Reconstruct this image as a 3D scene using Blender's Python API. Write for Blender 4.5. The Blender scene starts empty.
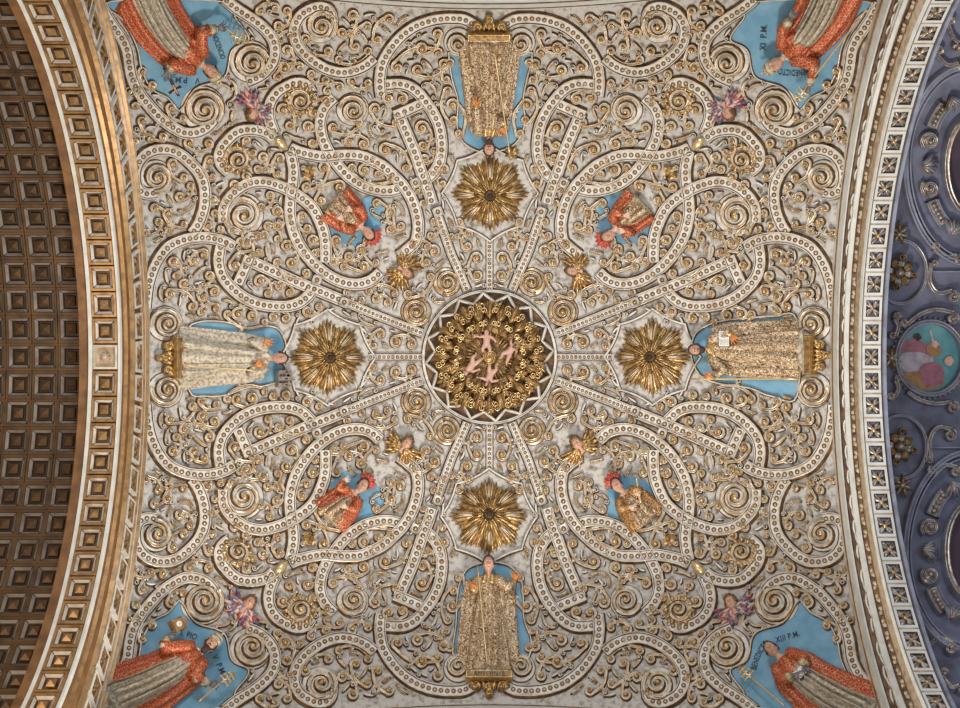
import bpy, bmesh, math, random
from mathutils import Vector, Matrix
random.seed(7)
PI = math.pi
scene = bpy.context.scene
COL = scene.collection
# ------------------------------------------------------------------ geometry of the place
F = 1280.0                       # focal length in pixels of the 960 x 708 frame
CAMZ = 1.6
CX, CY, ZC, RS = 0.12, 0.035, 11.01 + CAMZ, 6.60     # centre and radius of the sail vault
K = 0.0150                       # metres per unit of relief height
HX, HY = 4.28, 4.36              # half sides of the bay

def ray(px, py):
    return Vector(((px-480)/F, (py-354)/F, 1.0))
CAM = Vector((0, 0, CAMZ))
CEN = Vector((CX, CY, ZC))
def W(px, py, h=0.0):
    """point of the vault seen at (px,py) in the photo, raised h units along the inward normal"""
    d = ray(px, py); oc = CAM-CEN
    a = d.dot(d); b = 2*d.dot(oc); c = oc.dot(oc)-RS*RS
    t = (-b+math.sqrt(b*b-4*a*c))/(2*a)
    p = CAM+d*t
    n = (CEN-p)/RS
    return p+n*(h*K)
def WC(R, h=0.0):
    """same for a barrel of radius R about the X axis"""
    def f(px, py, h=0.0):
        d = ray(px, py)
        oy, oz = -CY, CAMZ-ZC
        a = d.y*d.y+1; b = 2*(d.y*oy+oz); c = oy*oy+oz*oz-R*R
        t = (-b+math.sqrt(b*b-4*a*c))/(2*a)
        p = CAM+d*t
        n = Vector((0, CY-p.y, ZC-p.z))/R
        return p+n*(h*K)
    return f
# ------------------------------------------------------------------ materials
def mat(name, col, rough=0.6, metal=0.0, col2=None, scale=8, lo=0.4, hi=0.65, bump=0.0, bscale=30, kind='noise', col3=None):
    m = bpy.data.materials.new(name); m.use_nodes = True
    nt = m.node_tree; N = nt.nodes; L = nt.links
    b = N['Principled BSDF']
    b.inputs['Roughness'].default_value = rough; b.inputs['Metallic'].default_value = metal
    b.inputs['Base Color'].default_value = (*col, 1)
    geo = N.new('ShaderNodeNewGeometry')
    if col2:
        if kind == 'noise':
            t = N.new('ShaderNodeTexNoise'); t.inputs['Scale'].default_value = scale; t.inputs['Detail'].default_value = 5
            if col3: t.inputs['Distortion'].default_value = 2.5; t.inputs['Detail'].default_value = 2
            out = t.outputs['Fac']
        elif kind == 'voronoi':
            t = N.new('ShaderNodeTexVoronoi'); t.inputs['Scale'].default_value = scale; t.feature = 'DISTANCE_TO_EDGE'
            out = t.outputs['Distance']
        L.new(geo.outputs['Position'], t.inputs['Vector'])
        r = N.new('ShaderNodeValToRGB'); r.color_ramp.elements[0].position = lo; r.color_ramp.elements[1].position = hi
        r.color_ramp.elements[0].color = (*col, 1); r.color_ramp.elements[1].color = (*col2, 1)
        if col3:
            e = r.color_ramp.elements.new((lo+hi)/2); e.color = (*col3, 1)
        L.new(out, r.inputs['Fac']); L.new(r.outputs['Color'], b.inputs['Base Color'])
    if bump:
        t2 = N.new('ShaderNodeTexNoise'); t2.inputs['Scale'].default_value = bscale; t2.inputs['Detail'].default_value = 4
        L.new(geo.outputs['Position'], t2.inputs['Vector'])
        bn = N.new('ShaderNodeBump'); bn.inputs['Strength'].default_value = bump; bn.inputs['Distance'].default_value = 0.02
        L.new(t2.outputs['Fac'], bn.inputs['Height']); L.new(bn.outputs['Normal'], b.inputs['Normal'])
    return m
M = {}
M['ground'] = mat('plaster_ground', (0.52, 0.505, 0.48), 0.75, 0, (0.17, 0.135, 0.10), 14, 0.47, 0.72, 0.3, 25)
M['white'] = mat('white_stucco', (0.68, 0.66, 0.62), 0.45, 0, (0.44, 0.38, 0.30), 9, 0.45, 0.70, 0.2, 40)
M['rim'] = mat('gilded_rim', (0.42, 0.27, 0.125), 0.36, 0.5, (0.60, 0.53, 0.42), 14, 0.4, 0.6)
M['side'] = mat('brown_gilt_shade_side', (0.075, 0.04, 0.02), 0.55, 0.2, (0.19, 0.11, 0.052), 12, 0.4, 0.65)  # on the relief skirts this dark brown paints in crevice shade
M['gold'] = mat('leaf_gold', (0.66, 0.46, 0.20), 0.33, 0.7, (0.33, 0.20, 0.085), 22, 0.42, 0.66, 0.3, 60)
M['darkgold'] = mat('aged_gold', (0.36, 0.22, 0.09), 0.40, 0.6, (0.15, 0.085, 0.04), 18, 0.4, 0.66, 0.4, 60)
M['brightgold'] = mat('bright_gold', (0.80, 0.62, 0.34), 0.30, 0.7)
M['dark'] = mat('dark_recess', (0.035, 0.02, 0.012), 0.8)
M['blue'] = mat('painted_blue', (0.12, 0.30, 0.46), 0.7, 0, (0.20, 0.39, 0.54), 6, 0.35, 0.7)
M['red'] = mat('red_brocade', (0.66, 0.44, 0.20), 0.42, 0.3, (0.40, 0.045, 0.022), 30, 0.0, 0.085, 0.4, 50, 'voronoi')
M['redcloth'] = mat('red_cloth', (0.50, 0.05, 0.04), 0.5, 0, (0.6, 0.14, 0.09), 20)
M['brocade'] = mat('white_gold_brocade', (0.13, 0.06, 0.025), 0.42, 0.3, (0.80, 0.70, 0.54), 26, 0.40, 0.60, 0.8, 50, 'noise', (0.48, 0.31, 0.15))
M['browncade'] = mat('brown_gold_brocade', (0.60, 0.40, 0.16), 0.4, 0.4, (0.25, 0.09, 0.04), 34, 0.03, 0.15, 0.5, 60, 'voronoi')
M['alb'] = mat('grey_white_cloth', (0.62, 0.57, 0.47), 0.55, 0.05, (0.32, 0.26, 0.19), 26, 0.42, 0.62, 0.5, 60)
M['skin'] = mat('painted_skin', (0.60, 0.36, 0.27), 0.5, 0, (0.50, 0.28, 0.20), 10)
M['pink'] = mat('pink_skin', (0.58, 0.36, 0.29), 0.5)
M['glove'] = mat('orange_glove', (0.50, 0.17, 0.045), 0.45, 0.1, (0.62, 0.27, 0.08), 25)
M['greyglove'] = mat('grey_glove', (0.10, 0.10, 0.12), 0.6, 0, (0.2, 0.2, 0.22), 20)
M['pinkglove'] = mat('pink_glove', (0.66, 0.45, 0.38), 0.5)
M['hair'] = mat('dark_hair', (0.035, 0.02, 0.014), 0.6, 0, (0.09, 0.05, 0.03), 40, bump=0.8, bscale=70)
M['brownhair'] = mat('brown_hair', (0.14, 0.07, 0.03), 0.5, 0.1, (0.28, 0.15, 0.06), 40, bump=0.8, bscale=70)
M['greyhair'] = mat('grey_hair', (0.42, 0.38, 0.33), 0.6, 0, (0.24, 0.2, 0.16), 40, bump=0.8, bscale=70)
M['eyew'] = mat('eye_white', (0.75, 0.72, 0.66), 0.3)
M['ink'] = mat('dark_lettering', (0.02, 0.025, 0.035), 0.6)
M['lip'] = mat('painted_lip', (0.45, 0.12, 0.10), 0.5)
M['paper'] = mat('white_page', (0.72, 0.72, 0.70), 0.6)
M['wingred'] = mat('red_feather', (0.35, 0.05, 0.05), 0.5, 0, (0.5, 0.36, 0.34), 25, 0.45, 0.65)
M['wingblue'] = mat('blue_feather', (0.07, 0.08, 0.17), 0.5, 0, (0.35, 0.38, 0.45), 25, 0.45, 0.7)
M['wingbrown'] = mat('gilded_feather', (0.42, 0.24, 0.09), 0.4, 0.5, (0.16, 0.08, 0.035), 25, 0.4, 0.65)
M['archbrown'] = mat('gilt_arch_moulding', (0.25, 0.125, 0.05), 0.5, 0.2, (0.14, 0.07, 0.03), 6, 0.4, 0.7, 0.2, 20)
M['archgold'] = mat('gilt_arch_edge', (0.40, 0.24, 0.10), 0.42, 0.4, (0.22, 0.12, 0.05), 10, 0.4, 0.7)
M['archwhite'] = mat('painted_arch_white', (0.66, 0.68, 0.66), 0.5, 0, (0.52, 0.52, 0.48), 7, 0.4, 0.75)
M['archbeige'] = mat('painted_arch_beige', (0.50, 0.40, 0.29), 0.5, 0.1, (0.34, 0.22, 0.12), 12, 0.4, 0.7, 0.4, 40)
M['bluewhite'] = mat('blue_lit_grey_stucco', (0.27, 0.29, 0.37), 0.5, 0, (0.15, 0.15, 0.20), 6, 0.4, 0.75, 0.3, 25)  # bluish light of the far bay tinted into the stucco colour
M['bluedeep'] = mat('blue_lit_dim_ground', (0.155, 0.165, 0.235), 0.7, 0, (0.075, 0.07, 0.11), 5, 0.4, 0.75, 0.3, 25)  # the far bay's dim bluish light put into the ground colour
M['silver'] = mat('silver_gilt', (0.42, 0.37, 0.33), 0.35, 0.6, (0.2, 0.15, 0.1), 18, 0.4, 0.66)
M['medallion'] = mat('painted_teal', (0.06, 0.22, 0.25), 0.5, 0, (0.12, 0.33, 0.33), 4)
M['rose'] = mat('painted_rose_robe', (0.34, 0.13, 0.17), 0.6, 0, (0.24, 0.08, 0.11), 12)
M['ochre'] = mat('painted_ochre_robe', (0.38, 0.20, 0.07), 0.6, 0, (0.25, 0.12, 0.04), 12)
M['lilac'] = mat('painted_lilac_robe', (0.45, 0.40, 0.44), 0.6, 0, (0.3, 0.26, 0.3), 12)
M['plum'] = mat('dark_plum_canvas', (0.03, 0.015, 0.03), 0.5, 0, (0.06, 0.03, 0.05), 3)
M['barrelgold'] = mat('shaded_barrel_gilt', (0.12, 0.065, 0.025), 0.5, 0.3, (0.06, 0.032, 0.014), 6, 0.4, 0.7)  # barrel materials are darkened in colour to stand for its shade
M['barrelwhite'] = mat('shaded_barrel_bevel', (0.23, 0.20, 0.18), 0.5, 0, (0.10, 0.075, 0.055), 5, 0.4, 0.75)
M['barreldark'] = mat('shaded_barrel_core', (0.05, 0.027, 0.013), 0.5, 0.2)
M['coffwhite'] = mat('coffer_white_bevel', (0.58, 0.54, 0.48), 0.5, 0, (0.40, 0.33, 0.25), 9, 0.4, 0.75)
# ------------------------------------------------------------------ objects
def tag(o, label=None, cat=None, group=None, kind=None):
    if label:
        o['label'] = label
        if len(label.replace('-', '').split()) > 15: print('LONG', label)
    if cat: o['category'] = cat
    if group: o['group'] = group
    if kind: o['kind'] = kind
    return o
def mk(name, verts, faces, mats, fm=None, parent=None, loc=None, smooth=True):
    """ONE mesh object; verts are world points"""
    if loc is None:
        if parent is not None: loc = Vector(parent['_loc'])
        else:
            loc = Vector((0, 0, 0))
            for v in verts: loc += Vector(v)
            loc /= max(1, len(verts))
    me = bpy.data.meshes.new(name)
    me.from_pydata([Vector(v)-loc for v in verts], [], faces)
    for m in mats: me.materials.append(M[m])
    if fm: me.polygons.foreach_set('material_index', fm)
    if smooth: me.polygons.foreach_set('use_smooth', [True]*len(me.polygons))
    me.update()
    o = bpy.data.objects.new(name, me); COL.objects.link(o)
    o['_loc'] = tuple(loc)
    if parent is not None:
        o.parent = parent
        o.location = loc-Vector(parent['_loc'])
    else: o.location = loc
    return o
def root(name, loc, label, cat, group=None):
    o = bpy.data.objects.new(name, None); COL.objects.link(o); o.location = loc; o.empty_display_size = .1
    o['_loc'] = tuple(loc)
    return tag(o, label, cat, group)
class MB:
    """mesh collector"""
    def __init__(s): s.v = []; s.f = []; s.m = []
    def add(s, v, f, m=0):
        n = len(s.v); s.v += v; s.f += [tuple(i+n for i in q) for q in f]
        s.m += m if isinstance(m, list) else [m]*len(f)
        return s
    def warp(s, fn): s.v = [fn(*p) for p in s.v]; return s
    def build(s, name, mats, parent=None, loc=None, smooth=True):
        return mk(name, s.v, s.f, mats, s.m, parent, loc, smooth)
# ------------------------------------------------------------------ 2D curves
def smooth(pts, step=3.0, closed=False):
    out = []
    P = [Vector(p[:2]) for p in pts]; n = len(P)
    rng = range(n) if closed else range(n-1)
    for i in rng:
        if closed: a, b, c, d = P[i-1], P[i], P[(i+1) % n], P[(i+2) % n]
        else: a, b, c, d = P[max(i-1, 0)], P[i], P[i+1], P[min(i+2, n-1)]
        k = max(1, int((c-b).length/step))
        for j in range(k):
            t = j/k
            out.append(0.5*((2*b)+(c-a)*t+(2*a-5*b+4*c-d)*t*t+(3*b-a-3*c+d)*t*t*t))
    if not closed: out.append(P[-1])
    return out
def arclen(pts):
    s = [0.0]
    for a, b in zip(pts, pts[1:]): s.append(s[-1]+(b-a).length)
    return s
def ribbon(mb, pts, wf, hf, prof, pm, warp=W, closed=False, hb=0.0):
    """sweep the profile [(offset -1..1, height 0..1)] along pts; wf,hf: half width and height at t"""
    n = len(pts); s = arclen(pts); T = s[-1] or 1
    base = len(mb.v); k = len(prof)
    for i, p in enumerate(pts):
        if closed: d = pts[(i+1) % n]-pts[i-1]
        else: d = pts[min(i+1, n-1)]-pts[max(i-1, 0)]
        if d.length < 1e-6: d = Vector((1, 0))
        d.normalize(); q = Vector((-d.y, d.x)); t = s[i]/T
        w = wf(t); h = hf(t)
        for (o, z) in prof:
            c = p+q*(o*w); mb.v.append(warp(c.x, c.y, z*h+hb))
    for i in range(n if closed else n-1):
        a = base+i*k; b = base+((i+1) % n)*k
        for j in range(k-1):
            mb.f.append((a+j, a+j+1, b+j+1, b+j)); mb.m.append(pm[j])
    if not closed:
        mb.f.append(tuple(base+j for j in range(k))); mb.m.append(pm[0])
        mb.f.append(tuple(base+(n-1)*k+j for j in reversed(range(k)))); mb.m.append(pm[0])
# profiles: material slots 0 white 1 rim 2 side, a skirt coloured as crevice shade
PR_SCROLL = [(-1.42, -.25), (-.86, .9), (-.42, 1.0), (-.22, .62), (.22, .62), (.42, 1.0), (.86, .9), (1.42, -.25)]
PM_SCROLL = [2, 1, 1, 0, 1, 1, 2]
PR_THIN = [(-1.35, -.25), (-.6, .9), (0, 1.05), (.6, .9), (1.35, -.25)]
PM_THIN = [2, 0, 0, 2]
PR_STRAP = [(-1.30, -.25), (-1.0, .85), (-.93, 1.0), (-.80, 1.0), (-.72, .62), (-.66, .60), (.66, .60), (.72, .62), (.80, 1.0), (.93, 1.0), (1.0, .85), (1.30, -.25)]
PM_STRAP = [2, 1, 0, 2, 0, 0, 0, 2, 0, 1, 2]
def dome(mb, px, py, r, h, h0, m, warp=W, seg=8, rings=2, flat=None):
    v = []; f = []; mm = []
    v.append(warp(px, py, h0+h))
    for j in range(1, rings+1):
        a = j/rings*PI/2
        for i in range(seg):
            b = 2*PI*i/seg
            v.append(warp(px+r*math.sin(a)*math.cos(b), py+r*math.sin(a)*math.sin(b), h0+h*math.cos(a)))
    for i in range(seg): f.append((0, 1+i, 1+(i+1) % seg)); mm.append(m)
    for j in range(rings-1):
        for i in range(seg):
            f.append((1+j*seg+i, 1+(j+1)*seg+i, 1+(j+1)*seg+(i+1) % seg, 1+j*seg+(i+1) % seg)); mm.append(m)
    mb.add(v, f, mm)
def disc(mb, px, py, r, h, m, warp=W, seg=10):
    v = [warp(px+r*math.cos(2*PI*i/seg), py+r*math.sin(2*PI*i/seg), h) for i in range(seg)]
    mb.add(v, [tuple(range(seg))], [m])
# ------------------------------------------------------------------ quarters and labels
VX, VY = 489.5, 357.0
QN = {(1, -1): "staff bearer's quarter", (-1, -1): "crucifix bearer's quarter", (-1, 1): "tower bearer's quarter", (1, 1): "bareheaded pope's quarter"}
QUADS = [(1, -1), (-1, -1), (-1, 1), (1, 1)]
def q(p, sx, sy):
    """mirror a point traced in the top right quarter"""
    x = VX+(p[0]-VX)*sx
    y = VY+(VY-p[1])*sy*1.0
    if sy > 0: y = VY+(VY-p[1])*0.987
    return (x, y)
LAND = [((635, 205), 'red half figure'), ((575, 269), 'brown winged cherub'), ((729, 105), 'red and blue winged cherub'),
        ((800, 50), 'corner pope'), ((490, 90), 'axis saint'), ((653, 357), 'level-axis rosette'),
        ((740, 210), 'great coiled volute'), ((825, 177), 'beaded end loop'), ((810, 270), 'outer beaded arc'), ((657, 23), 'topmost volute'),
        ((575, 50), 'arc around the saint'), ((571, 140), 'straight beaded bar'), ((672, 172), 'gold leaf knot'), ((690, 285), 'long slanting bar'), ((525, 275), 'centre boss ring')]
ORD = ['nearest', 'second nearest', 'third nearest', 'fourth nearest', 'fifth nearest', 'sixth nearest', 'seventh nearest', 'eighth nearest', 'ninth nearest', 'tenth nearest', 'eleventh nearest', 'twelfth nearest', 'thirteenth nearest']
def landmarks(pts):
    """for each point: (landmark name, rank)"""
    res = [None]*len(pts); by = {}
    for i, p in enumerate(pts):
        k = min(range(len(LAND)), key=lambda j: (LAND[j][0][0]-p[0])**2+(LAND[j][0][1]-p[1])**2)
        by.setdefault(k, []).append((((LAND[k][0][0]-p[0])**2+(LAND[k][0][1]-p[1])**2), i))
    for k, l in by.items():
        for r, (d, i) in enumerate(sorted(l)): res[i] = (LAND[k][1], r)
    return res
# occupancy of the traced quarter
OX, OY, OW, OH = 485, -4, 410, 366
OCC = [[0]*OW for _ in range(OH)]
def occ(x, y, r):
    for j in range(int(y-r-OY), int(y+r-OY)+2):
        if 0 <= j < OH:
            for i in range(int(x-r-OX), int(x+r-OX)+2):
                if 0 <= i < OW and (i+OX-x)**2+(j+OY-y)**2 <= r*r: OCC[j][i] = 1
def isocc(x, y):
    i, j = int(round(x-OX)), int(round(y-OY))
    return not (0 <= i < OW and 0 <= j < OH) or OCC[j][i]
# ------------------------------------------------------------------ the shell
def revolve(name, prof, mats, fm, axis='X', sign=1, a0=-1.35, a1=1.35, n=140, smooth=False, label=None):
    """prof: [(distance from the bay centre, radius)]"""
    v = []; f = []; m = []
    k = len(prof)
    for i in range(n+1):
        a = a0+(a1-a0)*i/n
        for (X, R) in prof:
            if axis == 'X': v.append((CX+sign*X, CY+R*math.sin(a), ZC+R*math.cos(a)))
            else: v.append((CX+R*math.sin(a), CY+sign*X, ZC+R*math.cos(a)))
    for i in range(n):
        for j in range(k-1):
            f.append((i*k+j, (i+1)*k+j, (i+1)*k+j+1, i*k+j+1)); m.append(fm[j])
    o = mk(name, v, f, mats, m, smooth=smooth)
    tag(o, kind='structure')
    return o
def shell():
    n = 90; v = []; f = []
    for j in range(n+1):
        for i in range(n+1):
            x = -HX+2*HX*i/n; y = -HY+2*HY*j/n
            v.append((CX+x, CY+y, ZC+math.sqrt(RS*RS-x*x-y*y)))
    for j in range(n):
        for i in range(n): a = j*(n+1)+i; f.append((a, a+1, a+n+2, a+n+1))
    o = mk('ceiling', v, f, ['ground']); tag(o, kind='structure')
    REg = math.sqrt(RS*RS-HX*HX)
    for s, nm in ((-1, 'left'), (1, 'right')):
        # archivolt face and soffit
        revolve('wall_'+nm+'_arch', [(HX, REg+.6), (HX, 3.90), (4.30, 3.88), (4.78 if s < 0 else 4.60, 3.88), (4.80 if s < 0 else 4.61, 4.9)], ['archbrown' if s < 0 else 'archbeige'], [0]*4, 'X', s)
    # mouldings of the face: (x, R)
    def ring(i, sgn, r0, r1, d, m, nm='trim_'):
        revolve(nm+str(i), [(HX+.002, r0), (HX-d, r0-.02), (HX-d, r1+.02), (HX+.002, r1)], [m], [0]*3, 'X', sgn)
    i = 1
    for (r0, r1, d, m) in ((5.05, 4.93, .03, 'white'), (4.92, 4.87, .05, 'archgold'), (4.84, 4.75, .03, 'archwhite'), (4.73, 4.69, .05, 'archgold'), (4.28, 4.22, .05, 'archgold'), (3.99, 3.95, .04, 'archgold')):
        ring(i, -1, r0, r1, d, m); i += 1
    for (r0, r1, d, m) in ((5.05, 4.86, .02, 'white'), (4.84, 4.81, .05, 'archgold'), (4.78, 4.55, .05, 'archwhite'), (4.53, 4.50, .05, 'side'), (4.36, 4.30, .04, 'white'), (4.24, 4.20, .06, 'archwhite'), (4.17, 4.14, .03, 'side')):
        ring(i, 1, r0, r1, d, m); i += 1
    def band(i, sgn, x0, x1, d, m):
        revolve('trim_'+str(i), [(x0, 3.882), (x0+.008, 3.88-d), (x1-.008, 3.88-d), (x1, 3.882)], [m], [0]*3, 'X', sgn)
    for (x0, x1, d, m) in ((4.283, 4.325, .05, 'archwhite'), (4.325, 4.345, .02, 'archgold'), (4.585, 4.605, .02, 'archgold'), (4.605, 4.665, .06, 'archwhite'), (4.665, 4.78, .03, 'archbrown')):
        band(i, -1, x0, x1, d, m); i += 1
    for (x0, x1, d, m) in ((4.283, 4.308, .05, 'archwhite'), (4.535, 4.545, .02, 'side'), (4.548, 4.60, .05, 'bluewhite')):
        band(i, 1, x0, x1, d, m); i += 1
    # wall arches beyond the top and bottom edges
    RY = math.sqrt(RS*RS-HY*HY)
    for sgn in (-1, 1):
        revolve('wall_'+('north' if sgn < 0 else 'south'), [(HY, RY+.5), (HY, 3.9), (HY+.5, 3.9)], ['archwhite'], [0]*2, 'Y', sgn)
        for (r0, r1, d, m) in ((RY+.05, RY-.05, .03, 'white'), (4.88, 4.84, .05, 'side'), (4.83, 4.68, .05, 'archwhite'), (4.66, 4.63, .05, 'side'), (4.6, 4.5, .05, 'archwhite')):
            revolve('trim_'+str(i), [(HY+.002, r0), (HY-d, r0-.015), (HY-d, r1+.015), (HY+.002, r1)], [m], [0]*3, 'Y', sgn); i += 1
    # neighbouring vaults
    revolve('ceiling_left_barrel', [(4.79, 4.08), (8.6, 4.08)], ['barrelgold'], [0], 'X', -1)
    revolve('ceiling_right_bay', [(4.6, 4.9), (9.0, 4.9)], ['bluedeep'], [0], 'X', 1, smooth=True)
shell()
# ------------------------------------------------------------------ coffers
def place(o, x, R, a):
    n = Vector((0, -math.sin(a), -math.cos(a))); t = Vector((0, math.cos(a), -math.sin(a)))
    Mx = Matrix(((-1, t.x, n.x, x), (0, t.y, n.y, CY+R*math.sin(a)), (0, t.z, n.z, ZC+R*math.cos(a)), (0, 0, 0, 1)))
    o.matrix_world = Mx
def frame_sq(mb, rings, mats):
    """square rings [(half size x, half size y, z)]"""
    b = len(mb.v)
    for (x, y, z) in rings:
        mb.v += [Vector((-x, -y, z)), Vector((x, -y, z)), Vector((x, y, z)), Vector((-x, y, z))]
    for i in range(len(rings)-1):
        for j in range(4):
            mb.f.append((b+i*4+j, b+i*4+(j+1) % 4, b+(i+1)*4+(j+1) % 4, b+(i+1)*4+j)); mb.m.append(mats[i])
    e = b+(len(rings)-1)*4
    mb.f.append((e, e+1, e+2, e+3)); mb.m.append(mats[-1])
def pyramid_coffer(sx, sy, mats, pm):
    mb = MB()
    h = .07
    frame_sq(mb, [(sx*.56, sy*.56, 0), (sx*.54, sy*.54, h), (sx*.44, sy*.44, h), (sx*.43, sy*.43, h-.008), (sx*.41, sy*.41, h-.01), (sx*.31, sy*.32, .034), (sx*.26, sy*.27, .012)], [1, 1, 1, 2, 0, 2, 2])
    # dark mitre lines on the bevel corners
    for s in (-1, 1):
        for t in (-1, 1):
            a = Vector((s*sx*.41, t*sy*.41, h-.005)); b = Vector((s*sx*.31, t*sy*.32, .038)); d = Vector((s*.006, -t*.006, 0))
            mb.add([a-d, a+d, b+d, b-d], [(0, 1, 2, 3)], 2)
    o = mb.build('coffer', mats, loc=Vector((0, 0, 0)), smooth=False)
    p = MB()
    frame_sq(p, [(sx*.20, sy*.21, .02), (sx*.18, sy*.19, .045), (sx*.02, sy*.02, .085)], [0, 1, 1])
    c = p.build('pyramid_boss', pm, parent=o, loc=Vector((0, 0, 0)), smooth=False)
    return o, c
def leafgrid(L, Wd, n=7, ridges=1, curl=0.3, lift=0.3, serr=0.0):
    """leaf lying along +x in a plane, returns (verts (x,y,z) unit-less, faces)"""
    v = []; f = []; k = 5+2*(ridges-1)*2
    k = 4*ridges+1
    for i in range(n+1):
        t = i/n
        w = Wd*(math.sin(PI*min(1, t*.93+.07))**.7)*(1-.15*t)
        if serr: w *= 1-serr*(i % 2)
        for j in range(k):
            s = -1+2*j/(k-1)
            z = lift*math.sin(PI*(t*.8+.1))-curl*t*t+(.16*Wd*(1 if j % 2 else -.6) if ridges > 1 else .35*Wd*(1-abs(s)))*(1-t*.4)
            if abs(s) == 1: z -= .25*Wd
            v.append((L*t, s*w*.5, z))
    for i in range(n):
        for j in range(k-1): f.append((i*k+j, (i+1)*k+j, (i+1)*k+j+1, i*k+j+1))
    return v, f
def rot2(v, a, ox=0, oy=0, oz=0): 
    c, s = math.cos(a), math.sin(a)
    return [(ox+c*x-s*y, oy+s*x+c*y, oz+z) for x, y, z in v]
def flower_coffer(sx, sy):
    mb = MB(); h = .05
    frame_sq(mb, [(sx*.53, sy*.56, 0), (sx*.52, sy*.55, h*.7), (sx*.50, sy*.53, h), (sx*.49, sy*.49, h), (sx*.36, sy*.37, h), (sx*.34, sy*.35, .02)], [1, 1, 1, 0, 2, 3])
    o = mb.build('coffer', ['archwhite', 'archbeige', 'side', 'bluewhite'], loc=Vector((0, 0, 0)), smooth=False)
    p = MB()
    for k in range(4):
        for d in (-.2, .2):
            v, f = leafgrid(.135, .05, 5, 1, .01, .012)
            p.add([Vector(w) for w in rot2(v, PI/4+k*PI/2+d, 0, 0, .028)], f, 0)
        v, f = leafgrid(.075, .022, 4, 1, .0, .006)
        p.add([Vector(w) for w in rot2(v, k*PI/2, 0, 0, .028)], f, 1)
    c = p.build('leaf_cross', ['silver', 'dark'], parent=o, loc=Vector((0, 0, 0)))
    e = MB(); 
    dome(e, 0, 0, .03, .03, .03, 0, warp=lambda x, y, z: Vector((x, y, z)), seg=8, rings=3)
    c2 = e.build('knob', ['gold'], parent=o, loc=Vector((0, 0, 0)))
    return o, c, c2
def dup(objs):
    r = objs[0].copy(); COL.objects.link(r)
    for c in objs[1:]:
        d = c.copy(); COL.objects.link(d); d.parent = r
    return r
def frange(n): return range(-n, n+1)
proto = pyramid_coffer(.262, .262, ['coffwhite', 'archgold', 'side'], ['side', 'archgold']); first = True
for k in frange(15):
    if k == 0: continue
    o = proto[0] if first else dup(proto); first = False
    place(o, CX-4.465, 3.885, k*.0795)
    tag(o, 'gilt pyramid coffer in the single row between two white arch fillets', 'coffer', 'pyramid coffers of the gilded arch')
# the crown coffer with a carved seed head
mb = MB(); frame_sq(mb, [(.145, .145, 0), (.14, .14, .06), (.115, .115, .065), (.10, .10, .035)], [0, 1, 0, 0])
o = mb.build('coffer', ['archbeige', 'coffwhite'], loc=Vector((0, 0, 0)), smooth=False)
tag(o, 'beige coffer with a round carved fruit at the crown of the gilded arch', 'coffer')
p = MB()
for k in range(8):
    v, f = leafgrid(.07, .045, 5, 1, .02, .03); p.add([Vector(w) for w in rot2(v, k*PI/4, 0, 0, .05)], f, 0)
dome(p, 0, 0, .038, .04, .06, 1, warp=lambda x, y, z: Vector((x, y, z)), rings=3)
p.build('carved_fruit', ['archbeige', 'coffwhite'], parent=o, loc=Vector((0, 0, 0)))
place(o, CX-4.465, 3.885, 0)
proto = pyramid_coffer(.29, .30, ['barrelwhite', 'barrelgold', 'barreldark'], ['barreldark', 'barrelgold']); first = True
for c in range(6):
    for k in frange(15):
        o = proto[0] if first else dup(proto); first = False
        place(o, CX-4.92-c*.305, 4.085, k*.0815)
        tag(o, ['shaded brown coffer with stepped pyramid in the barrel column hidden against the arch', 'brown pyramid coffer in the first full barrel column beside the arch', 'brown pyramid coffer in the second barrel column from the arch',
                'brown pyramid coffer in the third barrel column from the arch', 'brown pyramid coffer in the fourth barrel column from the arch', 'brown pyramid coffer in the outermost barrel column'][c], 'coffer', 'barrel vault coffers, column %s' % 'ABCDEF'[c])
proto = flower_coffer(.215, .265); first = True
for k in frange(16):
    o = proto[0] if first else dup(proto); first = False
    place(o, CX+4.422, 3.885, k*.0735)
    tag(o, 'white square coffer holding a crossed leaf flower with gold knob on the pale arch', 'coffer', 'flower coffers of the pale arch')
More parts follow.
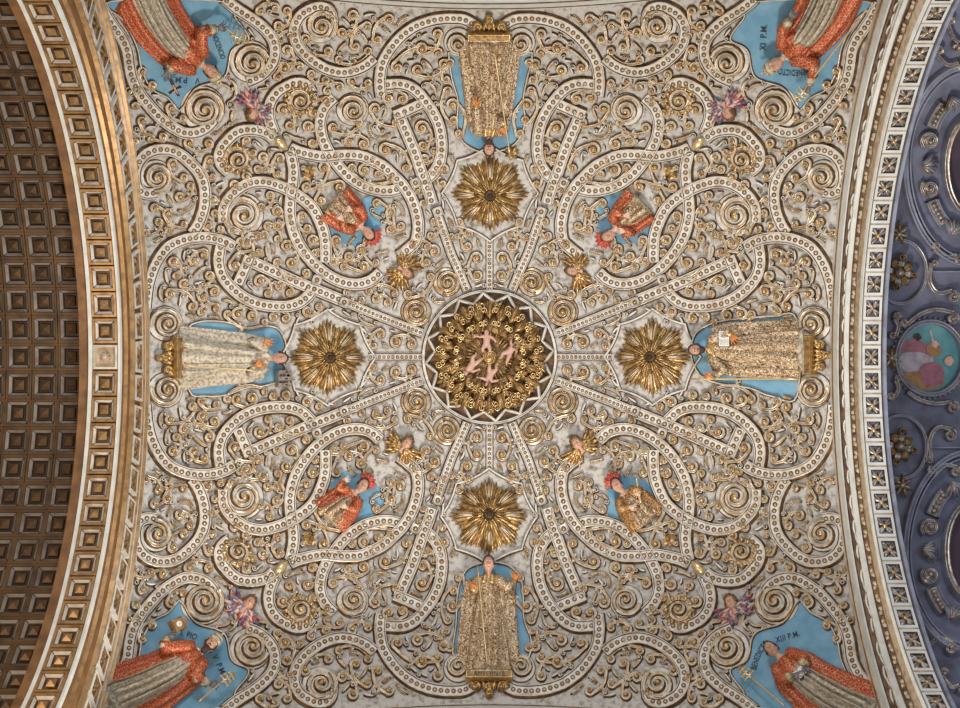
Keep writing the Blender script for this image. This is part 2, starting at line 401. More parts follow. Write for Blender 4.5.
# relief panels on the left archivolt face (in the face plane: radial r, tangential y)
def face_pt(sgn, R, a, d): return Vector((CX+sgn*(HX-d), CY+R*math.sin(a), ZC+R*math.cos(a)))
def face_warp(sgn):
    # (angle, R, depth)
    return lambda a, R, d: face_pt(sgn, R, a, d)
fw = face_warp(-1)
npan = 14
for k in range(-npan, npan+1):
    a = k*.0835
    mb = MB(); da = .034 if k else .042
    # frame
    r0, r1 = 4.64, 4.31
    cor = [(a-da, r0), (a+da, r0), (a+da, r1), (a-da, r1)]
    inn = [(a-da*.8, r0-.05), (a+da*.8, r0-.05), (a+da*.8, r1+.05), (a-da*.8, r1+.05)]
    V = [fw(x, y, .0) for x, y in cor]+[fw(x, y, .045) for x, y in cor]+[fw(x, y, .045) for x, y in inn]+[fw(x, y, .015) for x, y in inn]
    Fc = []; mm = []
    for r, m in ((0, 1), (4, 1), (8, 2)):
        for j in range(4): Fc.append((r+j, r+(j+1) % 4, r+4+(j+1) % 4, r+4+j)); mm.append(m)
    Fc.append((12, 13, 14, 15)); mm.append(0)
    mb.add(V, Fc, mm)
    o = mb.build('relief_panel', ['white', 'white', 'archgold'], smooth=False)
    tag(o, 'leaf-carved white panel in the gilded arch face' if k else 'larger oval-knobbed panel at the crown of the gilded arch face', 'relief panel', 'carved panels along the gilded arch face' if k else None)
    lf = MB()
    rm = (r0+r1)/2
    for e in range(6):
        ang = e*PI/3+.3
        v, f = leafgrid(.12, .05, 4, 1, .02, .02)
        lf.add([fw(a+(y)/rm, rm+x*.9, .02+max(0, z)) for x, y, z in rot2(v, ang)], f, e % 2)
    lf.build('leaf_relief', ['archgold', 'side'], parent=o)
# garlands on the right archivolt face: one running moulding each
fw2 = face_warp(1)
for (ra, wd, npc, nm, lb) in ((4.43, .016, 64, 'garland_moulding', 'narrow garland moulding with gilt ties, inner one on the pale arch'), (4.06, .030, 170, 'garland_moulding', 'leafy garland moulding next to the fillet of the flower coffers')):
    mb = MB()
    for i in range(npc):
        a = -1.1+2.2*i/npc
        v, f = leafgrid(2.2*ra/npc*1.15, wd*1.7, 4, 1, .01, .02)
        mb.add([fw2(a+x/ra, ra+y, .012+max(0, z)) for x, y, z in rot2(v, .25 if i % 2 else -.25)], f, 1 if (i % (6 if wd < .02 else 3)) == 0 else 0)
    o = mb.build(nm, ['archbeige' if wd > .02 else 'archwhite', 'side']); tag(o, lb, 'moulding')
print('shell done')
# ------------------------------------------------------------------ straps with beading
STRAPS = {
 'outer arc over the standing saint': [(505,24),(515,18.5),(527,17.5),(538,18),(549,20),(563,25),(575,33),(584,42),(592,53),(597,63),(599,74),(599.5,84),(598,96)],
 'loop beside the straight bar': [(595,84),(580,83),(570,85.5),(562,91),(555,99),(549,107),(544,116),(540,126),(538,137),(537.5,148),(539,159),(543,168),(548,174.5),(554,179)],
 'straight bar toward the centre': [(581,112),(577,122),(566,148),(557,174),(551,190),(547,203)],
 'short cap across the straight bar': [(558,103),(570,108.5),(585,115)],
 'lens loop over the half figure': [(645,97),(654,106),(659,118),(658.5,132),(654,145),(645,160),(632,175),(617,185),(603,189.5),(590,190.5),(580,188)],
 'big loop around the half figure': [(690,147),(681,151),(669,154),(655,156),(639,154.5),(620,155),(607,160),(596,166),(586,175),(575.5,186),(568,198),(563,212),(561,226),(563,240),(569,247),(580,256)],
 'lower loop under the half figure': [(690,150),(686.5,166),(686.5,180),(689,196),(690,212),(687,228),(682,241),(673,255),(662,267),(650,276),(637,282),(622,284),(609,280.5),(599,272)],
 'arc passing over to the great volute': [(654,262),(654,250),(655,236),(659,223),(666,209),(676,199),(690,190),(704,184),(719,181),(734,184),(747,193),(756,206),(757,222)],
 'arc around the flower volute': [(668,92),(674,83.5),(684,82),(694,86),(702,91),(708,99),(711,109),(710,120),(705,133)],
 'arc around the gold volute': [(706,138),(713,132.5),(723,129.5),(734,129),(744,132),(752,139),(759,148),(761,157),(758,165),(751,171)],
 'circling band of the topmost volute': [(648,21),(648.5,13),(653,7),(662,5.5),(672,9),(680,15),(685,25),(685,36),(681,46),(673,55),(663,63),(651,69),(638,71.5),(625,69.5),(613,64),(605,57)],
 'band curling round the volute by the blue corner': [(756,-3),(748,4),(738,11),(727,18),(717,26),(709,35),(705,45),(705.5,57),(711,67),(720,75),(733,81)],
 'long band framing the blue corner': [(766,119),(773,127),(784,132),(796,132),(808,126),(820,117),(831,105),(841,92),(848,78),(851,64),(853,50),(858,38),(865,28),(873,16),(880,2)],
 'band of the outer end loop': [(824,192),(834,193),(842,188),(845,177),(843,165),(836,155),(825,149.5),(812,149),(801,153),(791,161),(782,171),(776.5,183),(775,197),(777,211),(782,224),(788,233)],
 'outer arc beside the saint feet': [(746,247),(754,242),(764,238.5),(776,237),(790,238),(803,242),(813,248),(821,258),(827,270),(831,283),(833,296),(834,308)],
 'lower arc under the long slanting bar': [(759,244),(761,254),(761,265),(757,277),(747,289),(735,298),(722,303.5),(707,306),(692,306),(681,303),(673,297),(668,291)],
 'long slanting bar': [(734,258.5),(720,265),(700,274),(680,283),(660,291),(638,300)],
 'short cap across the long slanting bar': [(730,256),(735,268),(742,284)],
 'narrow bar toward the boss ring': [(632,303),(610,312),(590,320),(570,328),(557,333)],
 'narrow bar rising from the boss ring': [(541,216),(536,230),(528,253),(520,271),(512,290)],
}
NARROW = {'narrow bar toward the boss ring', 'narrow bar rising from the boss ring'}
CAPS = {'short cap across the straight bar', 'short cap across the long slanting bar'}
lay = {}
order = list(STRAPS)
def strap(name, pts, hw, hgt, hb, label, group=None):
    P = smooth(pts, 2.6)
    mb = MB(); ribbon(mb, P, lambda t: hw, lambda t: hgt, PR_STRAP, PM_STRAP, hb=hb)
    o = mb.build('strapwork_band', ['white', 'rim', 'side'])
    tag(o, label, 'strapwork', group)
    S = arclen(P); L = S[-1]; n = max(2, int(L/6.2 if hw > 5 else L/4.2)); bd = MB()
    j = 0
    for i in range(n):
        s = (i+.5)*L/n
        while S[j+1] < s: j += 1
        t = (s-S[j])/(S[j+1]-S[j]); c = P[j].lerp(P[j+1], t)
        top = hb+hgt*.6
        rr = 1.0 if hw > 5 else .68
        disc(bd, c.x, c.y, 2.55*rr, top+.08, 1)
        dome(bd, c.x, c.y, 1.6*rr, 1.0, top+.1, 0, seg=7)
    bd.build('beading', ['rim', 'side'], parent=o)
    return P
for idx, nm in enumerate(order):
    nar = nm in NARROW
    hw = 4.3 if nar else 5.9
    hb = {0: 0, 1: .25, 2: .5, 3: .75}[idx % 4]
    P0 = smooth(STRAPS[nm], 2.6)
    for p in P0: occ(p.x, p.y, hw+1.6)
    for (sx, sy) in QUADS:
        strap(nm, [q(p, sx, sy) for p in STRAPS[nm]], hw, 3.6 if not nar else 3.0, hb, 'beaded %s, %s' % (nm, QN[(sx, sy)]), 'beaded strapwork bands')
# four radial bars
for a, b, l in (((489.5, 291), (489.5, 240), 'to the bearded saint rosette'), ((489.5, 424), (489.5, 470), 'to the front-facing saint rosette'), ((422, 357), (368, 357), 'toward the castle saint rosette'), ((557, 357), (612, 357), 'toward the book saint rosette')):
    strap('radial', [a, ((a[0]+b[0])/2, (a[1]+b[1])/2), b], 3.3, 2.6, 0, 'straight beaded bar from boss ring '+l)
for i in range(52): occ(489.5, 240+i, 5)
for i in range(56): occ(557+i, 357, 5)
# ------------------------------------------------------------------ volutes
def spiral(cx, cy, r, turns, a_end, sense, r0=.12, n=None, ease=1.0):
    """outward; ends at angle a_end with radius r; sense +1: angle grows outward"""
    n = n or max(12, int(turns*16)); out = []
    for i in range(n+1):
        t = i/n
        a = a_end-sense*(1-t)*turns*2*PI
        rr = r*(r0+(1-r0)*t**ease)
        out.append(Vector((cx+rr*math.cos(a), cy+rr*math.sin(a))))
    return out
VOL = [ # x y r turns a_end sense kind label
 (521, 41.5, 14, 2.1, -2.6, 1, 'g', 'volute at the feet of the standing saint'),
 (659, 24, 18, 2.3, 2.2, -1, 'w', 'topmost volute'),
 (680, 99, 15, 2.2, 2.6, 1, 'f', 'flower-edged volute'),
 (626.5, 109, 16, 2.4, -.2, 1, 'w', 'volute opening the lens loop'),
 (743, 158, 14.5, 2.2, .6, 1, 'f', 'gold-rimmed flower volute'),
 (777, 108, 22, 2.7, 2.5, -1, 'w', 'large volute under the blue corner'),
 (729, 61, 20.5, 2.6, 2.2, -1, 'w', 'large volute beside the blue corner'),
 (824, 176.5, 16.5, 2.1, 1.4, -1, 'w', 'volute inside the outer end loop'),
 (737, 214, 21, 2.2, .8, 1, 'w', 'great coiled volute'),
 (532, 282, 14, 2.4, 1.2, -1, 'n', 'inner volute nearer the upright axis'),
 (563, 311.5, 15, 2.5, 2.6, 1, 'n', 'inner volute nearer the level axis'),
 (814, 323.5, 17, 2.6, .2, 1, 'w', 'volute at the foot of the lying saint'),
]
def volute(x, y, r, turns, ae, sense, kind, label):
    P = spiral(x, y, r*.9, turns, ae, sense, .10)
    pitch = r*.9*.9/turns
    o = root('volute', W(x, y, 0), label, 'volute', 'volutes')
    bs = MB()
    # raised cushion under the coil
    seg = 28
    rings = [(1.06, 0), (1.0, 1.2), (.8, 1.6), (.5, 3.0), (.2, 5.0), (0.02, 6.2)]
    v = []; f = []; mm = []
    for rr, h in rings:
        for i in range(seg): a = 2*PI*i/seg; v.append(W(x+r*rr*math.cos(a), y+r*rr*math.sin(a), h))
    for i in range(len(rings)-1):
        for j in range(seg): f.append((i*seg+j, i*seg+(j+1) % seg, (i+1)*seg+(j+1) % seg, (i+1)*seg+j)); mm.append(1 if i == 0 else 0)
    bs.add(v, f, mm); bs.build('cushion', ['white' if kind in 'wg' else 'rim', 'side'], parent=o)
    mb = MB()
    ribbon(mb, P, lambda t: max(.9, pitch*.40*(.55+.5*t)), lambda t: 3.4-.9*t, PR_SCROLL, PM_SCROLL, hb=0)
    # lift toward the centre
    for i in range(len(P)):
        t = i/(len(P)-1); 
        for j in range(len(PR_SCROLL)):
            k = i*len(PR_SCROLL)+j; p = mb.v[k]; nrm = (CEN-p).normalized(); mb.v[k] = p+nrm*(K*(5.6*(1-t)**1.2+.6))
    coil = mb.build('coil', ['white', 'rim', 'side'] if kind != 'n' else ['rim', 'rim', 'side'], parent=o)
    e = MB(); dome(e, x, y, r*.15+.5, 2.6, 6.4, 0, rings=3, seg=10); e.build('boss', ['gold'], parent=o)
    if kind == 'f':
        for i in range(12):
            a = 2*PI*i/12; v, f = leafgrid(r*.42, r*.40, 4, 1, 1.0, 1.4)
            g = MB(); g.add([W(*p) for p in rot2(v, a, x+r*.72*math.cos(a), y+r*.72*math.sin(a), 2.6)], f, 0)
            g.build('petal', ['gold'], parent=coil)
for vv in VOL:
    x, y, r, turns, ae, sense, kind, lab = vv
    occ(x, y, r+2)
    for (sx, sy) in QUADS:
        X, Y = q((x, y), sx, sy)
        a = math.atan2(math.sin(ae)*(-sy), math.cos(ae)*sx); s = sense*sx*(-sy)
        lb = lab
        volute(X, Y, r, turns, a, s, kind, lb+' in '+QN[(sx, sy)])
# ------------------------------------------------------------------ keep-out zones
for i in range(0, 58): occ(490, 22+i*2.1, 38 if i > 12 else 24) if i*2.1+22 < 135 else None
occ(492, 140, 24); occ(489.5, 193, 43); occ(653, 357, 43)
for i in range(0, 30): occ(700+i*3.9, 357, 37 if 3 < i < 25 else 24)
occ(489.5, 357, 68); occ(575, 269, 17); occ(729, 105, 14)
for (x, y, r) in ((600, 235, 13), (612, 229, 12), (632, 207, 20), (648, 210, 12), (618, 190, 4), (645, 222, 10), (628, 222, 12), (560, 62, 0)): occ(x, y, r)
# blue corner
CORNER = [(731,38),(748,49),(756,76),(784,87),(797,106),(801,110),(812,97),(828,88),(838,70),(842,50),(848,35),(858,18),(870,0),(760,0),(744,18)]
def inpoly(x, y, P):
    c = False; n = len(P)
    for i in range(n):
        x1, y1 = P[i]; x2, y2 = P[i-1]
        if (y1 > y) != (y2 > y) and x < (x2-x1)*(y-y1)/(y2-y1)+x1: c = not c
    return c
for y in range(-4, 115, 2):
    for x in range(725, 880, 2):
        if inpoly(x, y, CORNER): occ(x, y, 2)
# outside the bay
for j in range(OH):
    for i in range(OW):
        p = W(i+OX, j+OY)
        if p.x-CX > HX-.07 or CY-p.y > HY-.07: OCC[j][i] = 1
# ------------------------------------------------------------------ small scrolls
SC = [((542,33,5),(557,47,7),-1),((536,63,5.5),(561,69,6),-1),((541,52,4.5),(582,66,6),1),((577,98,5.5),(591,97,6),1),((557.6,127,7),(556,144.6,5.5),-1),
 ((554,158,5),(546,150,3),1),((584,122,5),(604,108,6),-1),((594,149,6.5),(573,167,5),-1),((616,143,6),(630,141,5),1),((621,122,4),(646,127,5),-1),
 ((601,173,5),(615,169.5,6),1),((590,178,4),(627,167,4),-1),((579,226,5),(588,212,5),-1),((589,229,4.5),(603,203,4),1),((619,249,5),(630,256,5),-1),
 ((616,266,6),(643,240,5),-1),((636,266,4),(646,262,4),1),((604,262,4),(612,240,3.5),-1),((656,167,6),(673,186,5),-1),((640,186,6),(659,200,6),1),
 ((665,112,5),(653,100,4),-1),((667,142,5),(672,126,5),1),((697,109,6),(690,124,5),-1),((627,80,5),(612,82,4),1),((655,79,4),(668,73,4),-1),((640,86,4),(652,90,3.5),1),
 ((627,14,5),(637,31,5.5),-1),((674,38,5),(652,50,5),1),((602,38,5),(590,18,4.5),-1),((612,25,4),(624,45,5),1),((612,50,4),(640,58,4),-1),
 ((693,10,4),(701,24,5),-1),((693,49,5),(695,66,7),-1),((680,66,4),(702,76,4),1),((690,33,4),(700,40,3),1),((720,10,4),(705,6,4),-1),((733,140,4),(727,152,4),1),
 ((734,176,5),(745,184,5),-1),((772,143,5),(791,142,5),-1),((770,160,5),(768,176,4),1),((797,177,5),(807,163,5),-1),((800,196,5),(790,186,4),1),
 ((809,107,5),(798,117,4),1),((829,84,5),(838,70,4),-1),((818,136,5),(838,120,4),-1),((845,104,4),(852,90,3),1),((830,138,4),(846,140,4),1),
 ((760,229,4),(772,225,5),-1),((765,212,4),(768,199,4),1),((733,243,5),(722,236,4),-1),((745,265,6),(728,254,4),-1),((776,254,5),(785.6,261,5),1),
 ((771,276,5.5),(796,283,5),-1),((766,291,6),(777,297,5),1),((807,262,5),(804,275,4),-1),((810,294,5),(788,306,5),-1),((797,224,4),(812,213,5),-1),
 ((834,232,4),(822,222,4),1),((812,230,4),(826,208,4),1),((677,216,4.5),(673,228,5),1),((667,240,5),(664,252,4.5),-1),((703,211,5),(702,225,5),-1),
 ((718,206,4),(710,195,4),1),((693,246,6),(688,262,6),-1),((715,235,4),(722,252,5),1),((674,273,5),(702,262,4),-1),((702,238,4),(712,226,4),1),
 ((700,158,5),(702,173,4),1),((717,157,5),(722,168,4),-1),((690,292,4.5),(700,286,4.5),1),((720,281,6),(712,293,4),-1),((740,240,4),(748,230,4),1),
 ((661,307,4),(672,311,5),-1),((694,318,5),(706,317,4),1),((728,315,6),(742,314,6),1),((716,322,3.5),(752,314,4),-1),((764,308,4),(778,312,4),1),
 ((502,258,6),(502,275,6),1),((512,246,5),(510,234,4),-1),((545,251,6),(553,262,5),1),((549,277,4),(571,294,4.5),-1),((592,302,4),(603,299,4),1),
 ((583,342,6),(568,344,5),-1),((599,334,5),(606,346,4),1),((537,183,4),(535,169,5),-1),((520,132,4.5),(527,104,6),1),((526,119,5),(531,90,4),-1),((556,202,3.5),(562,190,3.5),1),
 ((545,222,4),(548,235,4),-1),((552,246,3.5),(565,244,3.5),1),((585,293,3.5),(610,291,3.5),1),((618,300,3.5),(632,292,3.5),-1),((529,62,4),(533,78,4),1),((527,236,3.5),(520,222,3.5),1)]
def scroll_path(a, b, s):
    A = Vector(a[:2]); B = Vector(b[:2]); d = (B-A); dist = d.length; d.normalize()
    sA = s; sB = -s
    if (a[2]+b[2]) > dist*.98:   # touching: plain C
        pass
    pa = Vector((d.y, -d.x))*sA; pb = Vector((d.y, -d.x))*(-sB if False else sB)*(-1)
    # outward spiral around A leaves at A+r*pa with direction d
    aa = math.atan2(pa.y, pa.x)
    # tangent sense check: t = sense*(-sin,cos) = d
    senseA = 1 if Vector((-math.sin(aa), math.cos(aa))).dot(d) > 0 else -1
    ab = math.atan2(pb.y, pb.x)
    senseB = 1 if Vector((-math.sin(ab), math.cos(ab))).dot(-d) > 0 else -1
    P1 = spiral(A.x, A.y, a[2], 1.5, aa, senseA, .22, 18)
    P2 = spiral(B.x, B.y, b[2], 1.5, ab, senseB, .22, 18)
    e0, e1 = P1[-1], P2[-1]
    L = (e1-e0).length; mid = []
    n = max(2, int(L/3))
    for i in range(1, n):
        t = i/n; c0 = e0+d*L*.4+pa*L*.22; c1 = e1-d*L*.4+pb*L*.22
        mid.append((1-t)**3*e0+3*t*(1-t)**2*c0+3*t*t*(1-t)*c1+t**3*e1)
    return P1+mid+P2[::-1]
ranks = landmarks([((a[0]+b[0])/2, (a[1]+b[1])/2) for a, b, s in SC])
for (a, b, s) in SC:
    for p in scroll_path(a, b, s): occ(p.x, p.y, 2.6)
    occ(a[0], a[1], a[2]+1.5); occ(b[0], b[1], b[2]+1.5)
for (sx, sy) in QUADS:
    for (a, b, s), (ln, rk) in zip(SC, ranks):
        A = (*q(a, sx, sy), a[2]); B = (*q(b, sx, sy), b[2]); s2 = s*sx*(-sy)
        P = scroll_path(A, B, s2)
        mb = MB()
        n = len(P)
        wf = lambda t: 1.05+.75*min(1, min(t, 1-t)*4)
        hfun = lambda t: 3.2+2.6*max(0, 1-min(t, 1-t)*5)
        ribbon(mb, P, wf, hfun, PR_SCROLL, PM_SCROLL)
        # leaves and a side curl springing from the stem
        i0 = n//2; dd = (P[min(i0+1, n-1)]-P[i0-1]).normalized(); an = math.atan2(dd.y, dd.x)
        for sg, ii in ((1, i0-1), (-1, i0), (1, i0+1)):
            for aa in (.55, 1.15):
                v, f = leafgrid(5.6, 2.6, 4, 1, .8, 1.2); mb.add([W(*p) for p in rot2(v, an+sg*aa, P[ii].x, P[ii].y, 1.2)], f, 1 if aa < 1 else 0)
        sg = -s2; cc = P[i0]+Vector((-dd.y, dd.x))*sg*5.2+dd*2.5
        ribbon(mb, spiral(cc.x, cc.y, 2.7, 1.35, math.atan2((P[i0]-cc).y, (P[i0]-cc).x), sg, .2, 14), lambda t: .85, lambda t: 3.6-t, PR_THIN, [2, 1, 0, 2])
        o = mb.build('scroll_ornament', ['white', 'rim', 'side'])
        tag(o, 'small gilt double scroll %s the %s, %s' % (ORD[min(rk, 12)], ln, QN[(sx, sy)]), 'scroll', 'small double scrolls')
        for c in (A, B):
            e = MB(); dome(e, c[0], c[1], c[2]*.36+.3, 2.6, 3.6, 0, rings=3, seg=8)
            disc(e, c[0], c[1], c[2]*.95, .35, 1, seg=12)
            e.build('boss', ['gold', 'side'], parent=o)
print('scrolls done', len(SC)*4)
# ------------------------------------------------------------------ tendrils filling the field
TR = []
rnd = random.Random(11)
def free(x, y, r):
    for k in range(8):
        if isocc(x+r*math.cos(k*PI/4), y+r*math.sin(k*PI/4)): return False
    return not isocc(x, y)
cand = [(x, y) for y in range(6, 357, 2) for x in range(490, 880, 2)]
rnd.shuffle(cand)
for pas, (rad, minl) in enumerate(((3.6, 12), (2.6, 7))):
    for (x, y) in cand:
        if len(TR) > 300: break
        if not free(x, y, rad): continue
        best = None
        for tr in range(10):
            a0 = rnd.uniform(0, 2*PI); kap = rnd.uniform(-.13, .13); dk = rnd.uniform(-.006, .006)
            arms = []
            for sgn in (1, -1):
                px, py, a, kk = x, y, a0 if sgn > 0 else a0+PI, kap*sgn
                arm = []
                for st in range(16):
                    px += 2*math.cos(a); py += 2*math.sin(a); a += kk*2*.8; kk += dk
                    if not free(px, py, rad*.8): break
                    arm.append(Vector((px, py)))
                arms.append(arm)
            P = arms[1][::-1]+[Vector((x, y))]+arms[0]
            if best is None or len(P) > len(best): best = P
        if len(best)*2 >= minl:
            TR.append(best)
            for p in best: occ(p.x, p.y, rad-.3)
print('tendrils', len(TR))
TR.sort(key=lambda P: -len(P))
tl = landmarks([(P[len(P)//2].x, P[len(P)//2].y) for P in TR])
for (sx, sy) in QUADS:
    rest = MB()
    for k, (P, (ln, rk)) in enumerate(zip(TR, tl)):
        Q = [Vector(q(p, sx, sy)) for p in P]
        if k >= 74:
            ribbon(rest, Q, lambda t: 1.5*(1-abs(2*t-1)**2*.55), lambda t: 2.6, PR_THIN, PM_THIN); continue
        mb = MB()
        if k % 3 == 0:
            # leafy frond
            ribbon(mb, Q, lambda t: .9, lambda t: 2.8, PR_THIN, [2, 1, 1, 2])
            for i in range(1, len(Q)-1):
                d = Q[i+1]-Q[i-1]; a = math.atan2(d.y, d.x)
                for sg in (-1, 1):
                    v, f = leafgrid(3.3, 1.8, 3, 1, .4, .5)
                    mb.add([W(*p) for p in rot2(v, a+sg*.8, Q[i].x, Q[i].y, 1.4)], f, 1)
            nm, lb = 'leaf_frond', 'short gilded frond near the %s, %s'
        else:
            ribbon(mb, Q, lambda t: 1.65*(1-abs(2*t-1)**3*.6), lambda t: 3.0, PR_SCROLL if len(Q) > 6 else PR_THIN, PM_SCROLL if len(Q) > 6 else PM_THIN)
            if len(Q) > 4:
                for e, pr, sg in ((Q[-1], Q[-2], 1), (Q[0], Q[1], -1)):
                    if sg < 0 and len(Q) < 8: continue
                    d = (e-pr).normalized(); s3 = (1 if k % 2 else -1)*sg*sx*(-sy); nn = Vector((-d.y, d.x))*s3; cc = e+nn*2.6
                    aa = math.atan2((e-cc).y, (e-cc).x)
                    sp = spiral(cc.x, cc.y, 2.6, 1.2, aa, -s3, .2, 12)
                    ribbon(mb, sp, lambda t: .85, lambda t: 4.2-t, PR_THIN, [2, 1, 0, 2]); dome(mb, cc.x, cc.y, 1.0, 2, 2.6, 1, seg=6)
            nm, lb = 'tendril', 'slender curled tendril near the %s, %s'
        o = mb.build(nm, ['white', 'rim', 'side'])
        tag(o, lb % (ln, QN[(sx, sy)]), 'frond' if nm[0] == 'l' else 'tendril', ('fronds' if nm[0] == 'l' else 'tendrils')+' near the %s in %s' % (ln, QN[(sx, sy)]))
    if rest.v:
        o = rest.build('tendril_fragments', ['white', 'rim', 'side'])
        tag(o, 'scattered tiny white tendril bits between the scrolls of '+QN[(sx, sy)], 'tendril', kind='stuff')
# ------------------------------------------------------------------ local frames for carved figures
class Fr:
    """local frame: u toward the head, v sideways, h out of the vault; warped onto the vault around (px,py)"""
    def __init__(s, px, py, ang, sc=1.0, h0=0.0, mir=1, warp=W):
        s.p = (px, py); s.c = math.cos(ang); s.s = math.sin(ang); s.k = sc; s.h0 = h0; s.m = mir; s.w = warp
    def __call__(s, u, v, h=0.0):
        v *= s.m
        return s.w(s.p[0]+s.k*(u*s.c-v*s.s), s.p[1]+s.k*(u*s.s+v*s.c), s.h0+h*s.k)
def tube(mb, pts, radii, n=10, m=0, flat=1.0):
    P = [Vector(p) for p in pts]; b = len(mb.v); k = len(P)
    for i, p in enumerate(P):
        d = (P[min(i+1, k-1)]-P[max(i-1, 0)]).normalized()
        up = Vector((0, 0, 1)) if abs(d.z) < .9 else Vector((1, 0, 0))
        a = d.cross(up).normalized(); c = a.cross(d).normalized()
        for j in range(n):
            t = 2*PI*j/n; mb.v.append(tuple(p+a*(radii[i]*math.cos(t))+c*(radii[i]*flat*math.sin(t))))
    for i in range(k-1):
        for j in range(n):
            mb.f.append((b+i*n+j, b+(i+1)*n+j, b+(i+1)*n+(j+1) % n, b+i*n+(j+1) % n)); mb.m.append(m)
    mb.f.append(tuple(b+j for j in range(n))); mb.m.append(m)
    mb.f.append(tuple(b+(k-1)*n+j for j in reversed(range(n)))); mb.m.append(m)
def ell(mb, c, r, m=0, nu=10, nv=14, fn=None):
    b = len(mb.v)
    for i in range(nu+1):
        a = PI*i/nu
        for j in range(nv):
            t = 2*PI*j/nv
            d = (math.cos(a), math.sin(a)*math.cos(t), math.sin(a)*math.sin(t))
            k = fn(d) if fn else 1
            mb.v.append((c[0]+r[0]*d[0]*k, c[1]+r[1]*d[1]*k, c[2]+r[2]*d[2]*k))
    for i in range(nu):
        for j in range(nv):
            mb.f.append((b+i*nv+j, b+(i+1)*nv+j, b+(i+1)*nv+(j+1) % nv, b+i*nv+(j+1) % nv)); mb.m.append(m)
def remesh(mb, vox):
    me = bpy.data.meshes.new('tmp'); me.from_pydata([Vector(v) for v in mb.v], [], mb.f); me.update()
    o = bpy.data.objects.new('tmp', me); COL.objects.link(o)
    bm = bmesh.new(); bm.from_mesh(me); bmesh.ops.recalc_face_normals(bm, faces=bm.faces); bm.to_mesh(me); bm.free()
    md = o.modifiers.new('r', 'REMESH'); md.mode = 'VOXEL'; md.voxel_size = vox
    md2 = o.modifiers.new('s', 'SMOOTH'); md2.factor = .5; md2.iterations = 1
    dg = bpy.context.evaluated_depsgraph_get(); ev = o.evaluated_get(dg); m2 = ev.to_mesh()
    V = [tuple(v.co) for v in m2.vertices]; Fc = [tuple(p.vertices) for p in m2.polygons]
    ev.to_mesh_clear(); bpy.data.objects.remove(o); bpy.data.meshes.remove(me)
    return V, Fc
def g(x, s): return math.exp(-(x/s)**2)
def rotf(c, tilt, turn=0):
    ct, st = math.cos(tilt), math.sin(tilt); cy, sy = math.cos(turn), math.sin(turn)
    def f(p):
        u, v, h = p
        v, h = v*cy+h*sy, -v*sy+h*cy
        return (c[0]+u*ct-v*st, c[1]+u*st+v*ct, c[2]+h)
    return f
def head_mesh(mb, c, R, tilt=0, turn=0, child=False):
    """head whose face looks out of the vault; chin at -u"""
    t = rotf(c, tilt, turn); tmp = MB(); nu, nv = 26, 32
    for i in range(nu+1):
        a = PI*i/nu
        for j in range(nv):
            th = 2*PI*j/nv
            u, v, h = math.cos(a), math.sin(a)*math.cos(th), math.sin(a)*math.sin(th)
            k = 1.0
            if h > 0:
                w = h**.8
                k += .27*g(v, .13)*g(u+.12, .20)*w          # nose
                k += .14*g(v, .18)*g(u+.25, .10)*w
                k += .08*g(u-.24, .10)*g(abs(v)-.28, .25)*w # brow
                k -= .13*g(u-.03, .13)*g(abs(v)-.30, .17)*w # sockets
                k += .06*g(u+.52, .07)*g(v, .22)*w
                k += .05*g(u+.66, .07)*g(v, .20)*w
                k -= .03*g(u+.59, .03)*g(v, .25)*w
                k += .09*g(u+.92, .18)*g(v, .3)*w           # chin
                if child: k += .05*g(u+.4, .25)*g(abs(v)-.5, .25)*w
            jaw = 1-.24*max(0, -u)**1.3*(0.5 if child else 1)
            tmp.v.append((R*u*k*(1.0 if child else 1.12), R*v*.80*k*jaw*(1.12 if child else 1), R*h*.86*k))
    for i in range(nu):
        for j in range(nv): tmp.f.append((i*nv+j, (i+1)*nv+j, (i+1)*nv+(j+1) % nv, i*nv+(j+1) % nv))
    for s in (-1, 1): ell(tmp, (-.05*R, s*.80*R, -.02*R), (.24*R, .10*R, .16*R), nu=6, nv=8)
    mb.add([t(p) for p in tmp.v], tmp.f, 0)
    return t
def eyes(o, fr, t, R, child=False):
    ku = 1.0 if child else 1.12
    for s in (-1, 1):
        e = MB(); ell(e, (.05*R*ku, s*.26*R, .66*R), (.10*R, .15*R, .13*R), 0, 6, 8)
        e.v = [fr(*t(p)) for p in e.v]; ey = e.build('eye', ['eyew'], parent=o)
        e = MB(); ell(e, (.05*R*ku, s*.26*R, .76*R), (.07*R, .085*R, .06*R), 0, 6, 8)
        e.v = [fr(*t(p)) for p in e.v]; e.build('pupil', ['hair'], parent=ey)
    for s in (-1, 1):
        e = MB(); tube(e, [(.24*R, s*.12*R, .80*R), (.30*R, s*.28*R, .74*R), (.24*R, s*.46*R, .62*R)], [.035*R, .05*R, .03*R], 5)
        e.v = [fr(*t(p)) for p in e.v]; e.build('eyebrow', ['hair'], parent=o)
    e = MB(); tube(e, [(-.57*R*ku, -.20*R, .66*R), (-.55*R*ku, 0, .76*R), (-.57*R*ku, .20*R, .66*R)], [.03*R, .06*R, .03*R], 6)
    e.v = [fr(*t(p)) for p in e.v]; e.build('lips', ['lip'], parent=o)
